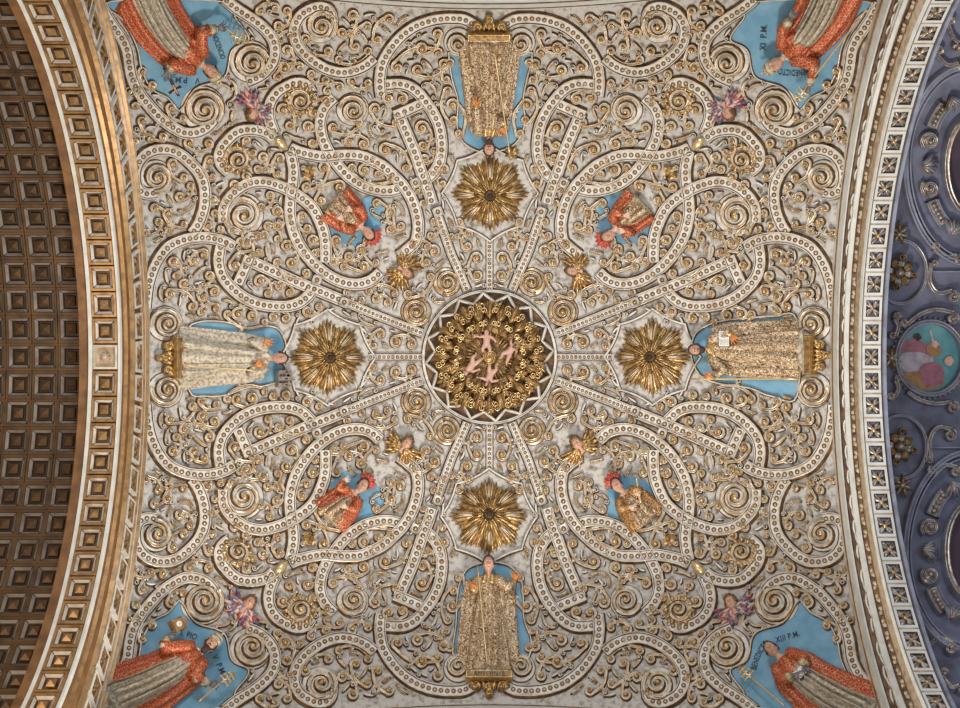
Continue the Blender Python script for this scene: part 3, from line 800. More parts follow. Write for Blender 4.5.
def hair(o, fr, t, R, m='hair', full=True, back=0.0, curly=0.06, fat=1.10, gate=.62):
    e = MB(); b = []
    nu, nv = 14, 22; V = []; 
    for i in range(nu+1):
        a = PI*i/nu*.98
        for j in range(nv):
            th = 2*PI*j/nv
            u, v, h = math.cos(a), math.sin(a)*math.cos(th), math.sin(a)*math.sin(th)
            k = fat+curly*math.sin(7*th+3*a)+curly*math.sin(9*a+2*th)
            # open at the face: push those points inside the head
            face = g(v, gate)*(1 if u < .52 else max(0, 1-(u-.52)*5))*(1 if h > .18 else 0)
            if face > .25: k = .62
            if u < -.35 and not full: k = .62
            V.append((R*1.12*u*k+.04*R, R*.82*v*k*1.03, R*.88*h*k-.05*R))
    for i in range(nu):
        for j in range(nv): e.f.append((i*nv+j, (i+1)*nv+j, (i+1)*nv+(j+1) % nv, i*nv+(j+1) % nv)); e.m.append(0)
    e.v = [fr(*t(p)) for p in V]; e.build('hair', [m], parent=o)
def beard(o, fr, t, R, m='hair', L=.5):
    e = MB(); ell(e, (-(.78+L*.3)*R, 0, .42*R), ((.30+L*.5)*R, .50*R, .42*R), 0, 12, 16, lambda d: 1+.09*math.sin(9*math.atan2(d[2], d[1]))+.05*math.sin(11*d[0]))
    for s in (-1, 1): tube(e, [(-.1*R, s*.70*R, .18*R), (-.45*R, s*.60*R, .36*R), (-.85*R, s*.34*R, .5*R)], [.10*R, .17*R, .22*R], 8)
    tube(e, [(-.46*R, -.28*R, .74*R), (-.42*R, 0, .86*R), (-.46*R, .28*R, .74*R)], [.05*R, .09*R, .05*R], 6)
    e.v = [fr(*t(p)) for p in e.v]; e.build('beard', [m], parent=o)
def hand(mb, w, ang, s=1.0, curl=.5, side=1, spread=.20):
    """palm from wrist w pointing along ang (in u,v), four fingers and a thumb"""
    c, q_ = math.cos(ang), math.sin(ang)
    def P(a, b, h): return (w[0]+s*(a*c-b*q_), w[1]+s*(a*q_+b*c), w[2]+s*h)
    tube(mb, [P(-.6, 0, 0), P(1.4, 0, .2), P(3.4, 0, .4), P(4.8, 0, .3)], [1.5*s, 2.0*s, 2.8*s, 2.6*s], 10, flat=.55)
    for i, (o_, l) in enumerate(((-2.3, 3.5), (-.78, 4.4), (.78, 4.2), (2.3, 3.1))):
        a = o_*spread; l1 = l*.45
        x1, y1 = 4.5, o_
        x2, y2 = x1+l1*math.cos(a), y1+l1*math.sin(a)
        x3, y3 = x2+l*.32*math.cos(a)*(1-curl*.5), y2+l*.32*math.sin(a)
        x4, y4 = x3+l*.26*math.cos(a)*(1-curl), y3+l*.26*math.sin(a)
        tube(mb, [P(x1-.9, y1, .3), P(x2, y2, .7), P(x3, y3, .7-curl*.9), P(x4, y4, .5-curl*2.0)], [.60*s, .56*s, .50*s, .38*s], 8)
    tube(mb, [P(1.4, side*1.5, .2), P(2.8, side*2.9, .8), P(4.1, side*3.5, 1.0), P(5.0, side*3.3, .9)], [.95*s, .85*s, .75*s, .5*s], 8)
def cloth(o, name, fr, secs, m, folds=5, fa=.12, nn=30, fn=None, steps=5, seed=0):
    """half-round drape. secs: [(u, v, halfwidth, height, h0)]"""
    e = MB(); S = []
    for i in range(len(secs)-1):
        for j in range(steps):
            t = j/steps; t2 = t*t*(3-2*t)*.5+t*.5
            S.append(tuple(a+(b-a)*t2 for a, b in zip(secs[i], secs[i+1])))
    S.append(tuple(secs[-1])); N = len(S)
    for i, (u, v, w, hh, h0) in enumerate(S):
        tt = i/(N-1)
        for j in range(nn+1):
            a = PI*j/nn
            fo = 1+fa*tt*math.sin(folds*2*a+seed+tt*2)+fa*.5*tt*math.sin(folds*3.3*a+seed*2+tt*3)
            e.v.append((u, v-w*math.cos(a)*(1+.03*math.sin(8*tt+j)), h0-.5+(hh*(math.sin(a)**.55)+.5)*fo))
    k = nn+1
    for i in range(N-1):
        for j in range(nn): e.f.append((i*k+j, (i+1)*k+j, (i+1)*k+j+1, i*k+j+1)); e.m.append(0)
    e.f.append(tuple(range(k))); e.m.append(0); e.f.append(tuple((N-1)*k+j for j in reversed(range(k)))); e.m.append(0)
    if fn: e.v = [fn(p) for p in e.v]
    e.v = [fr(*p) for p in e.v]
    return e.build(name, [m], parent=o)
def sleeve(o, fr, pts, radii, m, cuff=None):
    e = MB(); tube(e, pts, radii, 14); 
    if cuff: tube(e, [pts[-1], Vector(pts[-1])+(Vector(pts[-1])-Vector(pts[-2])).normalized()*.9], [radii[-1]*1.08, radii[-1]*1.0], 14, 1)
    e.v = [fr(*p) for p in e.v]; return e.build('sleeve', [m, 'gold'], parent=o)
def text_on(parent, body, fn, size, m='ink', name='inscription', ox=0.0):
    """painted or carved letters: fn maps (x along, y up) in px to a world point"""
    cu = bpy.data.curves.new('t', 'FONT'); cu.body = body; cu.size = size; cu.align_x = 'CENTER'; cu.resolution_u = 3; cu.space_character = 1.05
    cu.offset = size*.006
    o = bpy.data.objects.new('t', cu); COL.objects.link(o)
    dg = bpy.context.evaluated_depsgraph_get(); me = o.evaluated_get(dg).to_mesh()
    V = [tuple(v.co) for v in me.vertices]; Fc = [tuple(p.vertices) for p in me.polygons]
    o.evaluated_get(dg).to_mesh_clear(); bpy.data.objects.remove(o)
    if Fc: return mk(name, [fn(x+ox, y) for x, y, z in V], Fc, [m], parent=parent, smooth=False)
def line_fn(x0, y0, ang, h, arc=0.0, cond=.8):
    """baseline centred at (x0,y0), reading direction ang (image, y down); arc>0 bends around a centre on the letters' foot side"""
    c, s = math.cos(ang), math.sin(ang)
    def f(x, y):
        x *= cond
        if arc:
            a = x/arc; X = (arc+y)*math.sin(a); Y = (arc+y)*math.cos(a)-arc
        else: X, Y = x, y
        return W(x0+X*c+Y*s, y0+X*s-Y*c, h)
    return f
# ------------------------------------------------------------------ blue panels
def blob(name, poly, h, m, label=None, cat=None, parent=None, centre=None, rings=10, edge=True):
    P = smooth(poly, 4, closed=True); n = len(P)
    c = Vector(centre) if centre else sum(P, Vector((0, 0)))/n
    mb = MB(); mb.v.append(W(c.x, c.y, h))
    for r in range(1, rings+1):
        for p in P: d = c.lerp(p, r/rings); mb.v.append(W(d.x, d.y, h))
    for j in range(n): mb.f.append((0, 1+j, 1+(j+1) % n)); mb.m.append(0)
    for r in range(rings-1):
        for j in range(n): mb.f.append((1+r*n+j, 1+(r+1)*n+j, 1+(r+1)*n+(j+1) % n, 1+r*n+(j+1) % n)); mb.m.append(0)
    o = mb.build(name, [m], parent=parent)
    if label: tag(o, label, cat)
    if edge:
        e = MB(); ribbon(e, P, lambda t: 1.3, lambda t: 3.0, PR_THIN, [2, 0, 1, 2], closed=True); e.build('moulded_edge', ['white', 'rim', 'side'], parent=o)
    return o
# ------------------------------------------------------------------ rosettes
def rosette(px, py, label, tail=None):
    o = root('rosette', W(px, py, 0), label, 'rosette')
    rr_ = random.Random(int(px))
    for layer, (n, L0, r0, spread, h, off, nm, wd) in enumerate(((8, 29, 7, .20, 1.0, PI/8, 'under_petal', 6.0), (8, 34.5, 5.5, .18, 4.0, 0, 'petal', 5.6), (8, 21, 5, .14, 8.0, PI/8, 'inner_petal', 3.0), (8, 15, 4, .2, 10.0, 0, 'inner_petal', 2.4))):
        for i in range(n):
            a = off+2*PI*i/n
            mb = MB(); ks = 3 if layer < 2 else 1
            for k in range(-ks, ks+1):
                L = L0*(1-.045*abs(k)**1.35)*rr_.uniform(.96, 1.02); aa = a+k*spread*(.62 if layer < 2 else 1)
                v, f = leafgrid(L, wd, 12, 1, 5.0, 5.5-.5*abs(k))
                v = [(x, y*(.55+.75*x/L), z) for x, y, z in v]
                mb.add([W(*p) for p in rot2(v, aa, px+r0*math.cos(aa), py+r0*math.sin(aa), h-abs(k)*.5)], f, (k+layer) % 2)
            if layer == 1:
                for s in (-.5, .5):
                    v, f = leafgrid(20, 1.1, 6, 1, 1, 3); mb.add([W(*p) for p in rot2(v, a+s*.12, px+12*math.cos(a), py+12*math.sin(a), h+3.2)], f, 2)
            mb.build(nm, ['gold', 'darkgold', 'white'], parent=o)
    mb = MB()
    for k, (n, r, h) in enumerate(((18, 9.5, 11), (12, 7, 13))):
        for i in range(n): dome(mb, px+r*math.cos(2*PI*i/n), py+r*math.sin(2*PI*i/n), 1.3, 1.8, h-.5, 0, seg=6)
    mb.build('bead_ring', ['gold'], parent=o)
    mb = MB(); dome(mb, px, py, 6.0, 7, 8.5, 0, rings=4, seg=14); dome(mb, px, py, 3.2, 2.5, 14.6, 1, rings=3, seg=10); mb.build('knob', ['side', 'dark'], parent=o)
    return o
def star(px, py, ax, label):
    """concave-sided white frame round a rosette"""
    pts = []
    cor = []
    for k in range(8):
        a = k*PI/4; r = 48.5 if k % 2 == 0 else 46.5
        cor.append(Vector((px+r*math.cos(a), py+r*math.sin(a))))
    P = []
    for k in range(8):
        a, b = cor[k], cor[(k+1) % 8]
        m = (a+b)/2; m = Vector((px, py)).lerp(m, .90)
        for j in range(8):
            t = j/8; P.append((1-t)**2*a+2*t*(1-t)*m+t*t*b)
    mb = MB()
    c = Vector((px, py)); n = len(P)
    mb.v.append(W(px, py, .5))
    for r in (.5, 1.0):
        for p in P: d = c.lerp(p, r); mb.v.append(W(d.x, d.y, .5))
    for j in range(n):
        mb.f.append((0, 1+j, 1+(j+1) % n)); mb.m.append(0)
        mb.f.append((1+j, 1+n+j, 1+n+(j+1) % n, 1+(j+1) % n)); mb.m.append(0)
    o = mb.build('star_niche', ['ground']); tag(o, label, 'panel')
    e = MB(); ribbon(e, P, lambda t: 1.5, lambda t: 3.2, PR_THIN, PM_THIN, closed=True); e.build('moulded_edge', ['white', 'rim', 'side'], parent=o)
ROS = [((490, 192.5), 'above the boss ring, by the bearded saint'), ((489, 517), 'by the front-facing saint with the name plinth'), ((327, 357.5), 'at the head of the castle saint'), ((653, 357), 'at the head of the book saint')]
for (p, l) in ROS:
    star(p[0], p[1], 0, 'white concave-sided star panel behind the rosette '+l.replace('above the boss ring, ', ''))
    rosette(p[0], p[1], 'large gilded eight-lobed leaf rosette '+l.replace('above the boss ring, ', ''))
# ------------------------------------------------------------------ centre boss
bx, by = 489.5, 357.0
circ = lambda r, n=72: [Vector((bx+r*math.cos(2*PI*i/n), by+r*math.sin(2*PI*i/n))) for i in range(n)]
o = root('boss_ring', W(bx, by), 'thin white ring with zigzag points round the gilded centre boss', 'ring')
mb = MB(); ribbon(mb, circ(66.5), lambda t: 1.5, lambda t: 4, PR_SCROLL, [2, 0, 0, 0, 0, 0, 2], closed=True); mb.build('outer_ring', ['white', 'rim', 'side'], parent=o)
mb = MB(); zz = []
for i in range(32):
    r = 64.5 if i % 2 else 55; a = 2*PI*(i+.5)/32; zz.append(Vector((bx+r*math.cos(a), by+r*math.sin(a))))
zz2 = []
for i in range(32):
    a, b = zz[i], zz[(i+1) % 32]
    zz2 += [a, a.lerp(b, .33), a.lerp(b, .66)]
ribbon(mb, zz2, lambda t: 1.25, lambda t: 3.2, PR_THIN, [0, 0, 0, 0], closed=True, hb=3.5); mb.build('zigzag', ['white', 'rim', 'side'], parent=o)
mb = MB(); n = 72
for r in (64.5, 20):
    for p in circ(r): mb.v.append(W(p.x, p.y, .6))
for j in range(n): mb.f.append((j, n+j, n+(j+1) % n, (j+1) % n)); mb.m.append(0)
mb.build('backing', ['side'], parent=o)
boss = root('centre_boss', W(bx, by), 'large gilded leafy centre boss with four pink child figures round a coiled knob', 'boss')
rb = random.Random(3)
mb = MB()
prof = [(55, .5), (52, 2), (48, 4), (40, 7), (32, 10), (27, 10), (23, 6), (16, 4), (10, 6), (0.2, 8)]
for (r, h) in prof:
    for i in range(96): a = 2*PI*i/96; rr = r*(1+(.045*math.cos(12*a) if r > 45 else 0)); mb.v.append(W(bx+rr*math.cos(a), by+rr*math.sin(a), h))
for i in range(len(prof)-1):
    for j in range(96): mb.f.append((i*96+j, i*96+(j+1) % 96, (i+1)*96+(j+1) % 96, (i+1)*96+j)); mb.m.append(0)
mb.build('boss_body', ['darkgold'], parent=boss)
for ring_, (n, r0, L, wd, h, off) in enumerate(((12, 38, 22, 20, 7, 0), (12, 35, 20, 17, 10, PI/12), (16, 25, 15, 12, 13, 0))):
    for i in range(n):
        a = off+2*PI*i/n; mb = MB()
        for k in (-2, -1, 0, 1, 2):
            v, f = leafgrid(L*(1-.06*abs(k))*rb.uniform(.92, 1.06), wd*.48, 8, 1, 6, 5-.5*abs(k)); v = [(x, y*(.6+.7*x/L), z) for x, y, z in v]
            mb.add([W(*p) for p in rot2(v, a+k*.13+rb.uniform(-.05, .05), bx+r0*math.cos(a), by+r0*math.sin(a), h-abs(k)*.5)], f, 0 if k % 2 else 2)
        for s in (-1, 1):
            cxx, cyy = bx+(r0+L*.62)*math.cos(a)-s*wd*.38*math.sin(a), by+(r0+L*.62)*math.sin(a)+s*wd*.38*math.cos(a)
            P = spiral(cxx, cyy, 3.4, 1.4, a+s*PI*.9, s, .2, 14)
            hh = h+3
            ribbon(mb, P, lambda t: .95, lambda t: 2.6, PR_THIN, [2, 0, 1, 2], hb=hh-2)
        mb.build('acanthus_leaf', ['gold', 'brightgold', 'darkgold'], parent=boss)
mb = MB()
for i in range(40):
    a = 2*PI*i/40
    v, f = leafgrid(9.5, 2.0, 4, 1, 0, 1.5); mb.add([W(*p) for p in rot2(v, a, bx+15.5*math.cos(a), by+15.5*math.sin(a), 8+rb.random()*2)], f, i % 2)
mb.build('ray_fringe', ['gold', 'darkgold'], parent=boss)
mb = MB(); dome(mb, bx, by, 8.5, 7, 8, 1, rings=4, seg=18)
for s in range(3): ribbon(mb, spiral(bx, by, 7.2, 1.0, s*2*PI/3, 1, .15, 16), lambda t: .8, lambda t: 2.2, PR_THIN, [0, 0, 0, 0], hb=12.5)
mb.build('coiled_knob', ['gold', 'darkgold'], parent=boss)
for i in range(30):
    mb = MB()
    a = rb.uniform(0, 2*PI); r = rb.uniform(34, 57)
    for k in range(5):
        v, f = leafgrid(rb.uniform(5, 8), 3, 5, 1, 1.5, 2); mb.add([W(*p) for p in rot2(v, a+(k-2)*.6+rb.uniform(-.3, .3), bx+r*math.cos(a), by+r*math.sin(a), 13-max(0, r-44)*.5)], f, k % 2)
    P = spiral(bx+r*math.cos(a), by+r*math.sin(a), rb.uniform(2.4, 4.2), 1.3, rb.uniform(0, 6), rb.choice((-1, 1)), .2, 14)
    ribbon(mb, P, lambda t: .9, lambda t: 2.8, PR_THIN, [0, 1, 1, 0], hb=14-max(0, r-44)*.55)
    mb.build('curled_tip', ['darkgold', 'gold'], parent=boss)
def putto(px, py, ang, arms, label, mir=1):
    fr = Fr(px, py, ang, .72, 9, mir)
    b = MB(); R = 4.2
    t = head_mesh(b, (13, 0, 5), R, .15, 0, True)
    tube(b, [(10, 0, 4), (8, 0, 4), (3, 0, 4.2), (-3, 0, 4), (-6, 0, 3.5)], [2.1, 4.4, 5.0, 5.0, 4.0], 12, flat=.75)
    for s, (e, w) in zip((-1, 1), arms):
        tube(b, [(7.5, s*2.5, 4), (7.0, s*4.5, 4), e, w], [2.6, 2.4, 2.0, 1.4], 10); hand(b, w, math.atan2(w[1]-e[1], w[0]-e[0]), .5, .3, s)
    for s, kn, ft in ((-1, (-11, -6, 5.5), (-17, -3.5, 3)), (1, (-11.5, 4.5, 6), (-18.5, 6.5, 3))):
        tube(b, [(-4, s*2, 3.8), (-7.5, s*3.4, 4.4), kn, ((kn[0]+ft[0])/2, (kn[1]+ft[1])/2, 4.4), ft], [3.4, 3.5, 2.6, 2.4, 1.4], 10)
        tube(b, [ft, (ft[0]-1.2, ft[1]+s*1.5, 3.8), (ft[0]-1.8, ft[1]+s*3, 3.6)], [1.2, 1.1, .8], 8)
    V, Fc = remesh(b, .55)
    o = mk('child_figure', [fr(*p) for p in V], Fc, ['pink'])
    tag(o, label, 'figure', 'four child figures of the centre boss'); hair(o, fr, t, R, 'brownhair', False, curly=.05); eyes(o, fr, t, R, True)
putto(486.5, 341, -PI/2, (((6.5, -9, 5), (7, -15, 5)), ((5.5, 8, 5.5), (1, 12, 6))), 'pink child figure with arms spread, between the coiled knob and bearded saint rosette')
putto(511, 350, -.9, (((9, -7, 5), (15, -10, 5)), ((4, 7.5, 6), (-1, 10, 6))), 'pink child figure leaning on the book saint side of the coiled knob')
putto(471, 366, 2.2, (((9, -6, 5), (14, -4, 6)), ((4, 7.5, 6), (-1, 11, 6))), 'pink child figure crouching on the castle saint side of the coiled knob', -1)
putto(490, 376, PI/2+.3, (((5, -9, 5), (2, -15, 5)), ((6.5, 9, 5), (8, 15, 5))), 'pink child figure stretched out beside the knob toward the name plinth saint')
# ------------------------------------------------------------------ cherubs
def feather_wing(o, fr, base, a0, a1, L, n, m, wd=6.6):
    mb = MB()
    for row, (k, hh, w) in enumerate(((1.0, .6, wd), (.70, 2.2, wd), (.42, 3.8, wd))):
        for i in range(n):
            t = i/(n-1); a = a0+(a1-a0)*t; l = L*k*(1-.30*t)*(1+.12*(i % 2))
            v, f = leafgrid(l, w, 6, 1, .8, .8)
            mb.add([fr(*p) for p in rot2(v, a, base[0], base[1], base[2]+hh+t*.4)], f, (row+i) % 2 if not (len(m) > 2 and (i+row) % 4 == 3) else 2)
    mb.build('wing', m, parent=o)
def cherub(px, py, ang, R, label, m1, m2, L, hairm='brownhair', spreads=((1.0, 2.5), (-1.0, -2.5)), tilt=0, group=None):
    """ang: image direction of the crown of the head"""
    fr = Fr(px, py, ang, 1.0, 1.0)
    b = MB(); t = head_mesh(b, (0, 0, 5), R, tilt, 0, True)
    tube(b, [(-R*.7, 0, 4), (-R*1.25, 0, 3), (-R*1.6, 0, 2)], [R*.45, R*.5, R*.7], 12)
    V, Fc = remesh(b, .42)
    o = mk('cherub', [fr(*p) for p in V], Fc, ['skin' if 'wingred' not in m1 else 'skin'])
    tag(o, label, 'cherub', group); hair(o, fr, t, R, hairm, False, curly=.09, fat=1.22, gate=.50); eyes(o, fr, t, R, True)
    for s, (a0, a1) in zip((1, -1), spreads):
        feather_wing(o, fr, (-R*.9, s*R*.35, .5), a0, a1, L, 7, m1 if s > 0 else m2)
    mb = MB()
    for i in range(9):
        v, f = leafgrid(R*1.1, R*.6, 5, 1, .5, .8); a = PI+(-1.0+2*i/8)
        mb.add([fr(*p) for p in rot2(v, a, -R*.9, 0, 1.5+(i % 2))], f, 0)
    mb.build('feather_collar', [m1[0]], parent=o)
G = ['wingbrown', 'gold']
def toC(px, py): return math.atan2(by-py, bx-px)
cherub(406, 272, toC(406, 272)-.2, 5.6, 'brown winged cherub head with small pink face on the crucifix bearer side of the boss', G, G, 21, spreads=((.55, 2.6), (-.55, -2.6)))
cherub(573, 270, toC(573, 270)+.9, 5.6, 'brown winged cherub head with narrow pink face on the staff bearer side of the boss', G, G, 21, spreads=((.4, 2.4), (-1.4, -2.9)))
cherub(406, 444, -.9, 6.2, 'brown winged cherub head with rosy face on the tower bearer side of the boss', G, G, 20, spreads=((1.1, 2.9), (-1.1, -2.7)))
cherub(577.5, 444, -2.2, 6.4, 'brown winged cherub head with raised wing on the bareheaded pope side of the boss', G, G, 21, spreads=((.9, 2.6), (-1.3, -2.8)))
A_, B_ = ['wingred', 'wingblue', 'pinkglove'], ['wingblue', 'wingred', 'pinkglove']
cherub(250.5, 111, 2.2, 6.2, 'red and blue winged cherub below the crucifix bearer panel', A_, B_, 21, spreads=((1.2, 3.0), (-.7, -2.5)))
cherub(730.5, 110, 1.0, 6.4, 'red and blue winged cherub beside the staff bearer panel', B_, A_, 21, spreads=((.9, 2.9), (-.9, -2.6)))
cherub(246.5, 605.5, -.9, 6.8, 'red and blue winged cherub beside the tower bearer panel', A_, B_, 21, spreads=((1.4, 3.2), (-.9, -2.7)))
cherub(733.5, 605, -1.95, 6.8, 'red and blue winged cherub beside the bareheaded pope panel', B_, A_, 21, spreads=((.9, 2.4), (-1.2, -3.0)))
for (pt, ang, lb) in (((564, 182), -1.1, 'beside the straight bar'), ((663, 279.5), -.35, 'on the long slanting bar'), ((541.5, 211), -1.2, 'at the foot of the straight bar'), ((635.5, 302), -.4, 'at the foot of the long slanting bar')):
    for (sx, sy) in QUADS:
        x, y = q(pt, sx, sy); a = math.atan2(math.sin(ang)*(-sy), math.cos(ang)*sx); d = Vector((math.cos(a), math.sin(a)))*4.6
        mb = MB(); ribbon(mb, [Vector((x, y))-d, Vector((x, y)), Vector((x, y))+d], lambda t: 5.0, lambda t: 5.0, PR_STRAP, PM_STRAP, hb=.6)
        o = mb.build('studded_block', ['white', 'rim', 'side']); tag(o, 'small square one-stud block %s, %s' % (lb, QN[(sx, sy)]), 'block')
        mb = MB(); disc(mb, x, y, 2.6, 3.75, 1); dome(mb, x, y, 1.7, 1.3, 3.8, 0); mb.build('stud', ['gold', 'side'], parent=o)
# ------------------------------------------------------------------ staffs and crosses
def rod(name, a, b, r, h0, h1, m, label, cat):
    A = Vector(a); B = Vector(b); mb = MB(); n = 9
    P = [(A.lerp(B, i/n).x, A.lerp(B, i/n).y, h0+(h1-h0)*i/n) for i in range(n+1)]
    tube(mb, P, [r]*(n+1), 8); mb.warp(W); o = mb.build(name, [m]); tag(o, label, cat); return o
def cross_head(o, p, ang, h, s=1.0, m='brightgold', bars=(9, 7.5, 6)):
    mb = MB(); fr = Fr(p[0], p[1], ang, s, h)
    def bar(u0, v0, u1, v1, r):
        tube(mb, [(u0, v0, 0), ((u0+u1)/2, (v0+v1)/2, 0), (u1, v1, 0)], [r, r*.9, r], 6)
    bar(-4, 0, 13, 0, 1.1)
    for i, w in enumerate(bars):
        u = 1.0+i*4.2; bar(u, -w*.62, u, w*.62, 1.0)
        for s_ in (-1, 1): bar(u-1.4, s_*w*.62, u+1.4, s_*w*.62, .8)
    bar(13, -1.8, 13, 1.8, .8)
    mb.v = [fr(*p_) for p_ in mb.v]; mb.build('triple_cross', [m], parent=o)
# ------------------------------------------------------------------ standing saints
def saint(px, py, ang, H, wid, label, armL, armR, glove, hairm='hair', tons=False, bd=None, tilt=0, turn=0, robe='brocade', R=7.2, mir=1, mitre=None, hem=None, cape='brocade', gs=1.0):
    """(px,py) centre of the head; ang direction of the crown"""
    fr = Fr(px, py, ang, 1.0, 1.0, mir)
    b = MB(); t = head_mesh(b, (0, 0, 13), R, tilt, turn)
    tube(b, [(-R*.6, 0, 11.5), (-R*1.35, 0, 10.5), (-R*1.8, 0, 9.5)], [R*.42, R*.42, R*.6], 12)
    tube(b, [(-10, 0, 6.5), (-14, 0, 5), (-24, 0, 4.5), (-36, 0, 4.5), (-50, 0, 4.5)], [4, 7.5, 8, 7.5, 7], 16, flat=.6)
    for s in (-1, 1):
        tube(b, [(-45, s*4, 4.5), (-70, s*6, 6), (-H+16, s*6.5, 5), (-H+10, s*6.5, 6)], [4.6, 4.2, 3.2, 2.8], 12)
        tube(b, [(-H+10, s*6.5, 5), (-H+8, s*7.5, 9), (-H+7.5, s*8, 13)], [2.7, 2.9, 2.0], 10)
    for s, (e, w, hd) in zip((-1, 1), (armL, armR)):
        tube(b, [(-12.5, s*7, 8.5), (-15, s*10.5, 9), e, w], [4.2, 4.4, 3.4, 2.4], 12)
        hand(b, w, hd, 1.3*gs, .45, -s)
    V, Fc = remesh(b, .46)
    fm = []
    for f in Fc:
        c = V[f[0]]; gm = 0
        for (e, w, hd) in (armL, armR):
            dx = c[0]-w[0]; dy = c[1]-w[1]
            if dx*math.cos(hd)+dy*math.sin(hd) > -.8 and dx*dx+dy*dy < (15*gs)**2 and c[2] > w[2]-4.2: gm = 1
        if c[0] > -R*1.3 and abs(c[1]) < R*1.2: gm = 0
        fm.append(gm)
    o = mk('saint_statue', [fr(*p) for p in V], Fc, ['skin', glove], fm)
    tag(o, label, 'statue', 'standing saints')
    hair(o, fr, t, R, hairm, False, curly=.04); eyes(o, fr, t, R)
    if bd: beard(o, fr, t, R, bd, .35)
    w0, w1 = wid
    cloth(o, 'cape', fr, [(-8.5, 0, 8, 6.5, 0), (-13, 0, w0*.86, 8, 0), (-30, 0, w0, 7.5, 0), (-H*.6, 0, (w0+w1)/2, 6, 0), (-H+7, 0, w1, 5, 0)], cape, 5, .22, 44, seed=px)
    cloth(o, 'robe', fr, [(-10, 0, 6, 11, 0), (-14, 0, 10.5, 13.2, 0), (-30, 0, 11.5, 14.5, 0), (-H*.55, 0, w0*.62, 14, 0), (-H*.8, 0, w1*.66, 14.5, 0), (-H+4, 0, w1*.72, 14, 0)], robe, 4, .16, 40, seed=py)
    cloth(o, 'tunic_hem', fr, [(-H+6, 0, w1*.66, 11, 0), (-H+1, 0, w1*.70, 11.5, 0)], hem or 'alb', 5, .14, 40)
    cloth(o, 'collar', fr, [(-R*1.1, 0, R*.7, 12, 0), (-R*1.6, 0, R*1.35, 14.3, 0), (-R*2.6, 0, R*1.75, 14.6, 0)], 'gold' if cape == 'brocade' else 'alb', 3, .1, 24)
    for s, (e_, w_, hd) in zip((-1, 1), (armL, armR)):
        sleeve(o, fr, [(-12.5, s*7.5, 9), (-16, s*11, 9.5), e_, (w_[0]*.9+e_[0]*.1, w_[1]*.9+e_[1]*.1, w_[2]-.5)], [5.0, 5.6, 5.0, 3.4], cape, True)
    if mitre:
        e = MB(); tt = t
        pr = [(.35, .84), (.8, .92), (1.25, .86), (1.7, .6), (2.05, .12)]
        for (uu, rr) in pr:
            for j in range(18): a = 2*PI*j/18; e.v.append(fr(*tt((uu*R, rr*R*math.cos(a), rr*R*.85*math.sin(a)-.1*R))))
        for i in range(len(pr)-1):
            for j in range(18): e.f.append((i*18+j, i*18+(j+1) % 18, (i+1)*18+(j+1) % 18, (i+1)*18+j)); e.m.append(0)
        e.build('mitre', [mitre], parent=o)
    return o, fr
def plinth(px, py, ang, w, label, txt, lsize, m='gold', tm='ink'):
    """bracket under the feet: u direction = ang (toward the head)"""
    fr = Fr(px, py, ang, 1.0, .5)
    o = root('bracket_plinth', W(px, py), label, 'plinth')
    mb = MB()
    def box(u0, u1, v0, v1, h0, h1, m):
        V = [(u0, v0, h0), (u1, v0, h0), (u1, v1, h0), (u0, v1, h0), (u0+.6, v0+.6, h1), (u1-.6, v0+.6, h1), (u1-.6, v1-.6, h1), (u0+.6, v1-.6, h1)]
        mb.add([fr(*p) for p in V], [(0, 1, 5, 4), (1, 2, 6, 5), (2, 3, 7, 6), (3, 0, 4, 7), (4, 5, 6, 7)], m)
    box(-3.4, 4.2, -w, w, 0, 13, 0); box(-2.4, 3.2, -w+1.2, w-1.2, 13, 13.4, 1)
    nb = mb.build('name_band', [m, 'darkgold'], parent=o, smooth=False)
    mb = MB()
    for (u, v, r) in ((-9, 0, 5.5), (-7.5, -w*.55, 4.8), (-7.5, w*.55, 4.8), (-15, 0, 3.8)):
        dome(mb, *(fr.p[0]+fr.c*u-fr.s*v, fr.p[1]+fr.s*u+fr.c*v), r, 8, 0, 1, seg=14, rings=4)
        c = (fr.p[0]+fr.c*u-fr.s*v, fr.p[1]+fr.s*u+fr.c*v)
        ribbon(mb, spiral(c[0], c[1], r*.95, 1.4, 1, 1, .2, 16), lambda t: 1.0, lambda t: 2.5, PR_THIN, [0, 0, 0, 0], hb=5)
    for k in range(-3, 4):
        v_, f = leafgrid(9, 5, 6, 1, 2, 3); mb.add([fr(*p) for p in rot2(v_, PI+k*.3, -3, k*w*.27, 4)], f, 0)
    mb.build('acanthus_bracket', ['gold', 'darkgold'], parent=o)
    if txt == '#':
        st = MB()
        for i in range(9):
            v = -w*.72+i*w*.18
            a_ = (-1.9, 2.7) if i % 3 else (-1.9, 1.2)
            st.add([fr(*p) for p in ((a_[0], v-.5, 13.5), (a_[1], v-.5, 13.5), (a_[1], v+.5, 13.5), (a_[0], v+.5, 13.5))], [(0, 1, 2, 3)], 0)
        st.build('grooves', ['ink'], parent=nb, smooth=False)
    elif txt:
        A = ang-PI/2  # reading direction when the head is up
        def fn(x, y):
            x *= .9
            u = y-1.7; v = x
            return fr(u, v, 13.9)
        text_on(nb, txt, fn, lsize, tm, 'inscription')
    return o
